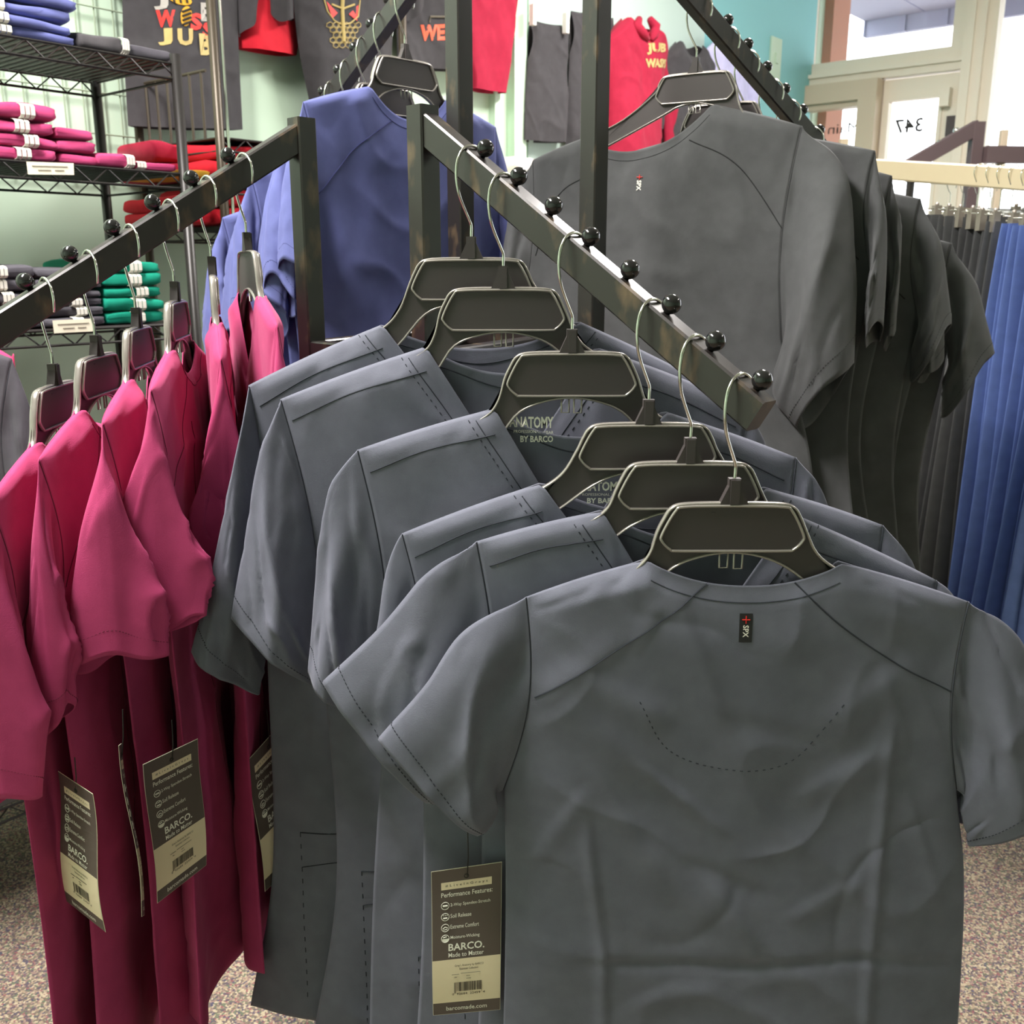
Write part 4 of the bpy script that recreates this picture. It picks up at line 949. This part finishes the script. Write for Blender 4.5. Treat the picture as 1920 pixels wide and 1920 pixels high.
# ------------------------------------------------------------------ clothes hung on the wall
def wallshirt(cx, cy, d, m, seam, label, cat, off=.07, name='tee_shirt', psi=50, seed=0, w=.02, nu=50, nv=70, dip=((.06, 'round'), (.02, 'round'))):
    O = wpt(cx, cy, off); s = Shirt(O, R(psi), {}, seed=seed); f = s.uz; c3 = lambda q, n=0: V3(f(*q).x, n, f(*q).y)
    sl = []
    for k in ('sl', 'sr'):
        if d.get(k): a, b = d[k]; sl.append(dict(A=[c3(q) for q in a], B=[c3(q) for q in b], w=.03))
        else: sl.append(None)
    s.sp = dict(neck=[f(*q) for q in d['neck']], tip=[f(*q) for q in d['tip']], arm=[f(*q) for q in d['arm']], hem=[f(*q) for q in d['hem']], mid=[f(*q) for q in d['mid']],
                va=.32, sn=.4, w=w, wa=.012, bow=.01, cap=.0, dip=dip, fold=1.5, drape=.013, dk=18, sleeve=sl, hemdip=.004)
    s.make(name, m, seam, label, cat, 'clothes hung on the mint wall', nu=nu, nv=nv, ns=36, nr=24, stitch=False, thick=False)
    s.st = []
    return s
def onshirt(s):
    def g(px, py, l=.002):
        q = s.uz(px, py); h = s.hit(q.x, q.y, l); return h if h is not None else s.W(q.x, .03, q.y)
    return g
def ptext(s, txt, x0, y0, x1, y1, m, name='print', bold=.05, l=.002):
    g = onshirt(s); mb = MB(); put_text(mb, txt, lambda x, y: g(lerp(x0, x1, x), lerp(y0, y1, y), l), 0, 0, 1, 1, bold=bold)
    return mb.build(name, m, s.root)
tj = wallshirt(345, -300, dict(neck=((310, -262), (395, -258)), tip=((228, -215), (462, -210)), arm=((228, -50), (443, -50)), mid=((232, 100), (448, 100)), hem=((240, 236), (455, 243)),
    sl=([(228, -215), (215, -170), (205, -120), (200, -60)], [(228, -50), (226, -40), (224, -30), (222, -20)]), sr=([(462, -210), (480, -130), (482, -40), (480, 40)], [(443, -50), (446, -10), (448, 25), (450, 58)])),
    M['teeblack'], M['seamk'], 'black tee shirt with red and gold block letters on the wall', 'tee shirt', seed=70)
for t_, b_4, mt in (('J', (280, 21, 304, -12), 'silver'), ('B', (364, 43, 388, 8), 'silver'), ('W', (283, 54, 316, 22), 'redink'), ('S', (343, 60, 366, 28), 'redink'), ('S', (367, 76, 391, 44), 'redink'),
                    ('J', (286, 88, 309, 56), 'gold'), ('U', (318, 89, 348, 57), 'gold'), ('B', (360, 107, 387, 66), 'gold')):
    ptext(tj, t_, *b_4, M[mt], 'printed_letter')
g = onshirt(tj)
mb = MB(); mb.add([g(336 + 11 * math.cos(a) - 3 * math.sin(a), 34 + 19 * math.sin(a), .0024) for a in [2 * math.pi * i / 24 for i in range(24)]], [tuple(range(24))])
mb.add([g(326 + 22 * math.cos(a), 2 + 10 * math.sin(a) + 5 * math.cos(a), .0024) for a in [2 * math.pi * i / 24 for i in range(24)]], [tuple(range(24))]); mb.build('printed_insect', M['yellow'], tj.root)
mb = MB()
for y in (22, 30, 38, 46): mb.tube([g(328, y + 4, .004), g(345, y - 2, .004)], .0028, 5)
for x in (312, 324, 336): mb.tube([g(x, -8, .004), g(x + 3, 9, .004)], .003, 5)
mb.build('printed_stripes', M['ink'], tj.root)
wallshirt(505, -330, dict(neck=((470, -310), (545, -305)), tip=((425, -270), (620, -265)), arm=((428, -120), (600, -120)), mid=((440, 0), (575, 0)), hem=((442, 90), (556, 104)),
    sl=([(425, -270), (410, -200), (402, -150), (400, -90)], [(428, -120), (425, -100), (424, -80), (423, -60)]), sr=([(620, -265), (640, -200), (650, -130), (655, -60)], [(600, -120), (602, -90), (604, -60), (606, -30)])),
    M['red'], M['seamm'], 'bright red tee shirt between two black tee shirts on the wall', 'tee shirt', off=.04, seed=71)
te = wallshirt(640, -260, dict(neck=((600, -240), (675, -235)), tip=((535, -195), (765, -190)), arm=((545, -50), (745, -45)), mid=((560, 90), (735, 90)), hem=((588, 228), (735, 240)),
    sl=([(535, -195), (512, -130), (505, -60), (508, 20)], [(545, -50), (546, -10), (548, 20), (550, 45)]), sr=([(765, -190), (785, -130), (790, -60), (792, 10)], [(745, -45), (748, -20), (750, 10), (752, 40)])),
    M['teeblack'], M['seamk'], 'black tee shirt with a gold and red crest on honeycomb, on the wall', 'tee shirt', off=.08, seed=72)
g = onshirt(te); mb = MB()
mb.tube([g(x, y) for x, y in ((594, 0), (600, 25), (612, 42), (628, 50), (645, 46), (658, 34), (664, 5), (662, -20), (630, -30), (598, -20))], .002, 6, True)
mb.tube([g(x, y) for x, y in ((629, -20), (628, 20), (629, 82))], .0055, 6); mb.tube([g(x, y) for x, y in ((608, 12), (629, 20), (650, 12))], .003, 6)
hx = 0
for r_ in range(5):
    for c_ in range(6):
        cx, cy = 604 + c_ * 11 + (r_ % 2) * 5.5, 50 + r_ * 9.5
        if abs(cx - 632) > 32 - r_ * 3: continue
        mb.tube([g(cx + 5.2 * math.cos(R(60 * k + 30)), cy + 5.2 * math.sin(R(60 * k + 30))) for k in range(6)], .0012, 4, True)
mb.build('printed_crest', M['gold'], te.root)
mb = MB()
for tri in (((598, 6), (618, 28), (608, 38)), ((660, 12), (656, 42), (640, 30))): mb.add([g(x, y, .003) for x, y in tri], [(0, 1, 2)])
mb.build('printed_wings', M['redink'], te.root)
to = wallshirt(800, -300, dict(neck=((770, -275), (835, -270)), tip=((715, -235), (895, -230)), arm=((735, -90), (880, -85)), mid=((742, 20), (878, 20)), hem=((745, 120), (880, 135)),
    sl=([(715, -235), (700, -180), (695, -120), (697, -60)], [(735, -90), (735, -70), (736, -50), (738, -30)]), sr=([(895, -230), (910, -180), (915, -120), (918, -60)], [(880, -85), (882, -70), (884, -50), (886, -30)])),
    M['teeblack'], M['seamk'], 'black tee shirt with orange letters behind the tall rack post', 'tee shirt', off=.06, seed=73)
ptext(to, 'WER', 782, 78, 838, 48, M['orange'], 'printed_letters'); g = onshirt(to); mb = MB(); mb.tube([g(797, 44), g(799, 33), g(836, 36), g(836, 46)], .003, 5); mb.build('printed_bar', M['inkgrey'], to.root)
wallshirt(925, -300, dict(neck=((900, -280), (955, -275)), tip=((862, -245), (1010, -240)), arm=((868, -100), (985, -95)), mid=((874, 40), (966, 40)), hem=((884, 165), (948, 175)),
    sl=([(862, -245), (850, -200), (845, -150), (846, -90)], [(868, -100), (866, -80), (865, -65), (864, -50)]), sr=([(1010, -240), (1022, -200), (1028, -150), (1030, -90)], [(985, -95), (985, -80), (987, -65), (990, -50)])),
    M['crimson'], M['seamm'], 'crimson tee shirt right of the tall rack post', 'tee shirt', off=.05, seed=74)
sh = wallshirt(1025, 20, dict(neck=((1000, 40), (1050, 48)), tip=((993, 34), (1065, 48)), arm=((990, 110), (1062, 115)), mid=((986, 190), (1062, 190)), hem=((984, 262), (1056, 268))),
    M['teeblack'], M['seamk'], 'black gathered shorts clipped to the pegboard', 'shorts', off=.05, name='gym_shorts', seed=75, dip=((.004, 'round'), (.004, 'round')))
for x, y in ((999, 28), (1061, 44)):
    mb = MB(); p = wpt(x, y, .09); mb.box((0, 0, 0), (.018, .02, .07)); o = mb.build('clip', M['skin'], sh.root); o.location = p - sh.O; o.rotation_euler = (0, 0, R(50))
sh = wallshirt(1100, 20, dict(neck=((1090, 24), (1130, 32)), tip=((1070, 20), (1150, 34)), arm=((1068, 100), (1148, 110)), mid=((1064, 190), (1146, 190)), hem=((1060, 272), (1140, 280))),
    M['teeblack'], M['seamk'], 'black shorts behind the right tall rack post', 'shorts', off=.05, name='gym_shorts', seed=76, dip=((.004, 'round'), (.004, 'round')))
ho = wallshirt(1190, 10, dict(neck=((1172, 32), (1222, 52)), tip=((1140, 70), (1252, 100)), arm=((1142, 150), (1240, 160)), mid=((1140, 220), (1236, 220)), hem=((1138, 300), (1232, 300)),
    sl=([(1140, 70), (1118, 130), (1108, 200), (1104, 270)], [(1142, 150), (1138, 180), (1134, 230), (1130, 280)]), sr=([(1252, 100), (1262, 150), (1266, 210), (1266, 270)], [(1240, 160), (1244, 190), (1246, 230), (1248, 280)])),
    M['crimson'], M['seamm'], 'red hooded sweatshirt with gold lettering on the pegboard', 'hoodie', off=.10, name='hooded_sweatshirt', seed=77, w=.05, dip=((.05, 'vee'), (.01, 'round')))
ptext(ho, 'JUB', 1192, 106, 1232, 84, M['gold'], 'printed_letters'); ptext(ho, 'WASPS', 1190, 130, 1236, 113, M['gold'], 'printed_letters')
g = onshirt(ho)
mb = MB()
for sx in (-1, 1):   # hood: a thick folded collar either side of the throat
    mb.tube([g(1197 + sx * 3, 78, .01), g(1197 + sx * 12, 66, .012), g(1197 + sx * 20, 52, .006), g(1197 + sx * 10, 38, -.02)], [.010, .020, .024, .014], 12)
mb.build('hood', M['crimson'], ho.root, smooth=True)
wallshirt(1300, 40, dict(neck=((1272, 76), (1312, 84)), tip=((1245, 105), (1340, 125)), arm=((1250, 190), (1334, 200)), mid=((1250, 250), (1330, 250)), hem=((1250, 330), (1330, 330)),
    sl=([(1245, 105), (1230, 150), (1224, 200), (1222, 240)], [(1250, 190), (1244, 210), (1240, 230), (1238, 250)]), sr=([(1340, 125), (1350, 170), (1352, 210), (1352, 250)], [(1334, 200), (1334, 220), (1336, 240), (1338, 260)])),
    M['teeblack'], M['seamk'], 'black jacket on the wall beside the red hoodie', 'jacket', off=.10, name='jacket', seed=78, w=.04)
wallshirt(1370, 40, dict(neck=((1350, 70), (1380, 74)), tip=((1325, 92), (1400, 100)), arm=((1328, 170), (1398, 180)), mid=((1330, 240), (1400, 240)), hem=((1330, 330), (1402, 330)),
    sl=None, sr=([(1400, 100), (1412, 140), (1416, 180), (1416, 220)], [(1398, 180), (1400, 200), (1402, 215), (1404, 230)])),
    M['lilac'], M['seamb'], 'pale lilac shirt on the wall behind the back right arm', 'shirt', off=.10, name='pale_shirt', seed=79, w=.04)
# low table of small folded goods against the wall
PT = wpt(1010, 330, .42); mb = MB(); o = empty('display_table', (PT.x, PT.y, 0), 'small pale table with folded goods below the black shorts', 'table')
zt = PT.z - .01
def mloc(p): return p - Vector((PT.x, PT.y, 0))
mb.box((0, 0, zt - .02), (.7, .4, .04), Matrix.Rotation(R(50), 4, 'Z')); mb.build('tabletop', M['cream'], o)
for sx in (-1, 1):
    for sy in (-1, 1):
        mb = MB(); q = Matrix.Rotation(R(50), 4, 'Z') @ Vector((sx * .32, sy * .17, 0)); mb.box((q.x, q.y, (zt - .04) / 2), (.04, .04, zt - .04)); mb.build('leg', M['cream'], o)
stack(975, 1010, 318, PT + WN * .0, zt, 2, .03, M['white'], 'folded white shirt', 'on the pale table', 'white shirts on the table', None, seed=16, name='folded_shirt', dep=.16)
stack(1012, 1050, 318, PT + WN * .0, zt, 2, .03, M['crimson'], 'folded red shirt', 'on the pale table', 'red shirts on the table', None, seed=17, name='folded_shirt', dep=.16)

# ------------------------------------------------------------------ right: rail of trousers
RA_, RB_ = pz(1578, 312, 2.9), pz(1950, 338, 2.28); rd = (RB_ - RA_).normalized()
REND = RA_ + rd * 1.35
o = empty('garment_rail', (RA_.x, RA_.y, 0), 'cream garment rail holding clipped trousers at the right', 'clothes rail'); O = o.location.copy()
mb = MB(); mb.beam(RA_ - O - rd * .03, REND - O, .018, .052, bev=.004); mb.build('rail', M['rail'], o)
for t in (.12, 1.3):
    mb = MB(); p = RA_ + rd * t - O; mb.beam(Vector((p.x, p.y, 0)), Vector((p.x, p.y, p.z - .02)), .04, .04, up=rd, bev=.004); mb.build('post', M['rail'], o)
    mb = MB(); q = Vector((rd.y, -rd.x, 0)).normalized(); mb.beam(Vector((p.x, p.y, .03)) - q * .25, Vector((p.x, p.y, .03)) + q * .25, .05, .05); mb.build('foot', M['rail'], o)
mb = MB(); p = RA_ - O; mb.box((p.x, p.y, p.z + .045), (.022, .022, .06)); mb.build('end_stop', M['tan'], o)
def trousers(O, psi, m, label, group, seed, k=1.0, hlab='', hgroup='', w0=.125, w1=.15, L=1.0):
    U, N = frame(psi); Z = Vector((0, 0, 1)); z0 = -.115
    h = empty('clip_hanger', O, hlab, 'hanger', hgroup); mb = MB()
    wire = [(.017, -.034), (.02, -.02), (.013, -.003), (0, .002), (-.013, -.004), (-.018, -.02), (-.008, -.042), (0, -.055), (0, z0 + .012)]
    P = [poly([Vector((a, b, 0)) for a, b in wire], i / 36) for i in range(37)]
    mb.tube([U * p.x + Z * p.y for p in P], .0014, 6); mb.build('hook', M['chrome'], h, smooth=True)
    mb = MB(); mb.tube([U * -.14 + Z * (z0 + .01), U * .14 + Z * (z0 + .01)], .0016, 6); mb.build('bar', M['chrome'], h, smooth=True)
    for sx in (-.11, .11):
        mb = MB(); M4 = Matrix(((U.x, N.x, 0, 0), (U.y, N.y, 0, 0), (0, 0, 1, 0), (0, 0, 0, 1))); mb.box((sx, 0, z0 - .006), (.018, .016, .046), M4); mb.sphere(U * sx + Z * (z0 + .02), .005, 10, 6); mb.build('clip', M['clip'], h)
    o = empty('hanging_trousers', O + Z * (z0 - .005), label, 'trousers', group)
    for side in (-1, 1):     # two legs lying one over the other
        mb = MB(); nv, nk = 40, 36
        for j in range(nv + 1):
            v = j / nv; wv = lerp(w0, w1, v ** .8) * (1 if side < 0 else .93); cx = .012 * math.sin(v * 3 + seed) + (.015 * v * side)
            for i in range(nk):
                a = 2 * math.pi * i / nk; u_ = cx + wv * math.cos(a); n_ = .006 * side + .0075 * math.sin(a) * (1 + .3 * v) + (.004 * math.sin(u_ * 22 + seed * 2) * v + .008 * noise.noise((u_ * 5, v * 1.6, seed))) * (1 - abs(math.cos(a)) ** 6)
                mb.v.append(tuple(U * u_ + N * n_ - Z * (v * L)))
        for j in range(nv):
            for i in range(nk): mb.f.append((j * nk + i, j * nk + (i + 1) % nk, (j + 1) * nk + (i + 1) % nk, (j + 1) * nk + i)); mb.m.append(0)
        mb.build('leg', m, o, smooth=True)
    if m == M['pantblue']: pass
    mb = MB()
    for q in (-.045,):
        mb.box((q, .016, -.03), (.022, .002, .06), Matrix(((U.x, N.x, 0, 0), (U.y, N.y, 0, 0), (0, 0, 1, 0), (0, 0, 0, 1)))) if seed % 3 == 0 else None
    if mb.v: mb.build('paper_label', M['paper'], o)
PXR = [(1838, 0), (1860, 0), (1880, 0), (1902, 0), (1926, 0), (1950, 0), (1984, 1), (2012, 1), (2045, 1), (2080, 1), (2120, 1)]
ordn = ['leftmost', 'second from the left', 'third from the left', 'fourth from the left', 'fifth from the left', 'sixth from the left']
for i, (x, kind) in enumerate(PXR):
    r = (x - 960) / FPX   # where the rail crosses this bearing
    fw = Vector((0, CT, -ST)); a = RA_ - CAM
    t = (r * a.dot(fw) - a.x) / (rd.x - r * rd.dot(fw)); O = RA_ + rd * t + Vector((0, 0, .0275))
    col = 'blue' if kind else 'black'; n = i - 6 if kind else i
    trousers(O, R(14 + (i * 37 % 7) - 3), M['pantblue'] if kind else M['black'], f'{col} trousers {ordn[n]} among the {col} ones on the cream rail', f'{col} trousers on the cream rail', 80 + i,
             hlab=f'chrome clip hanger of the {ordn[n]} {col} trousers', hgroup='clip hangers on the cream rail', w1=.155 if not kind else .17, L=1.0)
# a second rail behind
RA2, RB2 = pz(1700, 335, 3.5), pz(1980, 352, 3.0); rd2 = (RB2 - RA2).normalized()
o = empty('garment_rail', (RA2.x, RA2.y, 0), 'dark garment rail behind the cream one, hung with black trousers', 'clothes rail'); O_ = o.location.copy()
mb = MB(); mb.tube([RA2 - O_, RB2 + rd2 * .4 - O_], .012, 10); mb.build('rail', M['wire'], o)
for t in (.02, .85):
    mb = MB(); p = RA2 + rd2 * t - O_; mb.tube([Vector((p.x, p.y, 0)), Vector((p.x, p.y, p.z))], .014, 10); mb.build('post', M['wire'], o)
for i in range(7):
    O = RA2 + rd2 * (.20 + .055 * i) + Vector((0, 0, .0125))
    trousers(O, R(14 + (i * 31 % 9) - 4), M['charcoal'], f'charcoal trousers {(ordn + ["seventh from the left"])[i]} on the dark rail behind', 'charcoal trousers on the dark rail', 100 + i,
             hlab=f'chrome clip hanger of the {(ordn + ["seventh from the left"])[i]} charcoal trousers', hgroup='clip hangers on the dark rail')
# brown slanting rack beyond
o = empty('slant_arm_rack', pz(1833, 270, 4.3) * 1, 'brown slanted display rack standing before the shop window', 'clothes rack'); o.location.z = 0; O = o.location.copy()
Pq = lambda x, y: pz(x, y, 4.3) - O
tp = Pq(1834, 229); mb = MB(); mb.beam(Vector((tp.x, tp.y, 0)), tp, .05, .05); mb.build('post', M['brown'], o)
mb = MB(); mb.beam(tp + Vector((0, 0, -.02)), Pq(1700, 314), .04, .06); arm = mb.build('slant_arm', M['brown'], o)
for x, y in ((1733, 288), (1762, 268), (1793, 245)): mb = MB(); mb.sphere(Pq(x, y), .014, 12, 8); mb.build('knob', M['chrome'], arm, smooth=True)
mb = MB(); mb.beam(Pq(1846, 290), Pq(2050, 292), .05, .07); mb.build('cross_rail', M['brown'], o)
mb = MB(); q = Pq(1883, 244); mb.beam(Vector((q.x, q.y, 0)), q, .03, .03); mb.build('post', M['tan'], o)
q = Pq(2040, 285); mb = MB(); mb.beam(Vector((q.x, q.y, 0)), q, .05, .05); mb.build('post', M['brown'], o)

# ------------------------------------------------------------------ left edge: grey and pink tops on a neighbouring rail
def edge_top(Zd, psi, m, seam, px, label, seed):
    O = pz(px['O'][0], px['O'][1], Zd); s = Shirt(O, R(psi), {}, seed=seed); f = s.uz; c3 = lambda q, n=0: V3(f(*q).x, n, f(*q).y)
    s.sp = dict(neck=[f(*q) for q in px['neck']], tip=[f(*q) for q in px['tip']], arm=[f(*q) for q in px['arm']], hem=[f(*q) for q in px['hem']], mid=[f(*q) for q in px['mid']], va=.33, sn=.4, w=.016, wa=.012, bow=.012, cap=0,
                dip=((.04, 'round'), (.08, 'vee')), fold=1, drape=.008, dk=22,
                sleeve=[dict(A=[c3(q) for q in px['A']], B=[c3(q) for q in px['B']], w=.03), dict(A=[c3(q) for q in px['AR']], B=[c3(q) for q in px['BR']], w=.03)])
    s.make('scrub_top', m, seam, label, 'scrub top', None, nu=50, nv=60, ns=36, nr=24); s.finish(seam)
    return hanger(O, R(psi), R(psi), label.replace('scrub top', 'black hanger of the top') , 'hangers at the left edge', sp=s.sp)
g1 = dict(O=(-190, 455), neck=((-270, 640), (-110, 625)), tip=((-390, 700), (22, 672)), arm=((-400, 930), (20, 940)), mid=((-390, 1150), (20, 1150)), hem=((-400, 1420), (40, 1420)),
          A=[(-390, 700), (-430, 800), (-450, 900), (-460, 1000)], B=[(-400, 930), (-400, 960), (-395, 1000), (-390, 1050)], AR=[(22, 672), (58, 770), (72, 880), (82, 1010)], BR=[(20, 940), (20, 980), (18, 1020), (15, 1060)])
edge_top(1.62, 4, M['charcoal'], M['seamg'], g1, 'charcoal scrub top cut off by the left edge of the photo', 120)
g2 = dict(g1); sh_ = lambda L_: [(x - 22, y - 48) for x, y in L_]
g2 = {k: ((g1[k][0] - 22, g1[k][1] - 48) if k == 'O' else sh_(g1[k])) for k in g1}
g2['tip'] = ((-412, 652), (26, 672)); g2['AR'] = [(26, 672), (30, 700), (28, 712), (24, 725)]; g2['BR'] = [(-2, 892), (-10, 800), (-30, 760), (-40, 740)]
edge_top(1.70, 4, M['pink'], M['seamm'], g2, 'pink scrub top peeking out behind the charcoal one', 121)
mb = MB(); a_, b__ = pz(-190, 455, 1.62), pz(-212, 407, 1.70); dd = (b__ - a_).normalized(); o = empty('garment_rail', (a_.x, a_.y, 0), 'black rail with the charcoal and pink tops left of the photo', 'clothes rail'); O = o.location.copy()
mb.tube([a_ - O - dd * .12 - Vector((0, 0, .012)), b__ - O + dd * .3 - Vector((0, 0, .012))], .010, 10); mb.build('rail', M['tube'], o)
p = b__ + dd * .3 - O; mb = MB(); mb.tube([Vector((p.x, p.y, 0)), Vector((p.x, p.y, p.z))], .012, 10); mb.build('post', M['tube'], o)
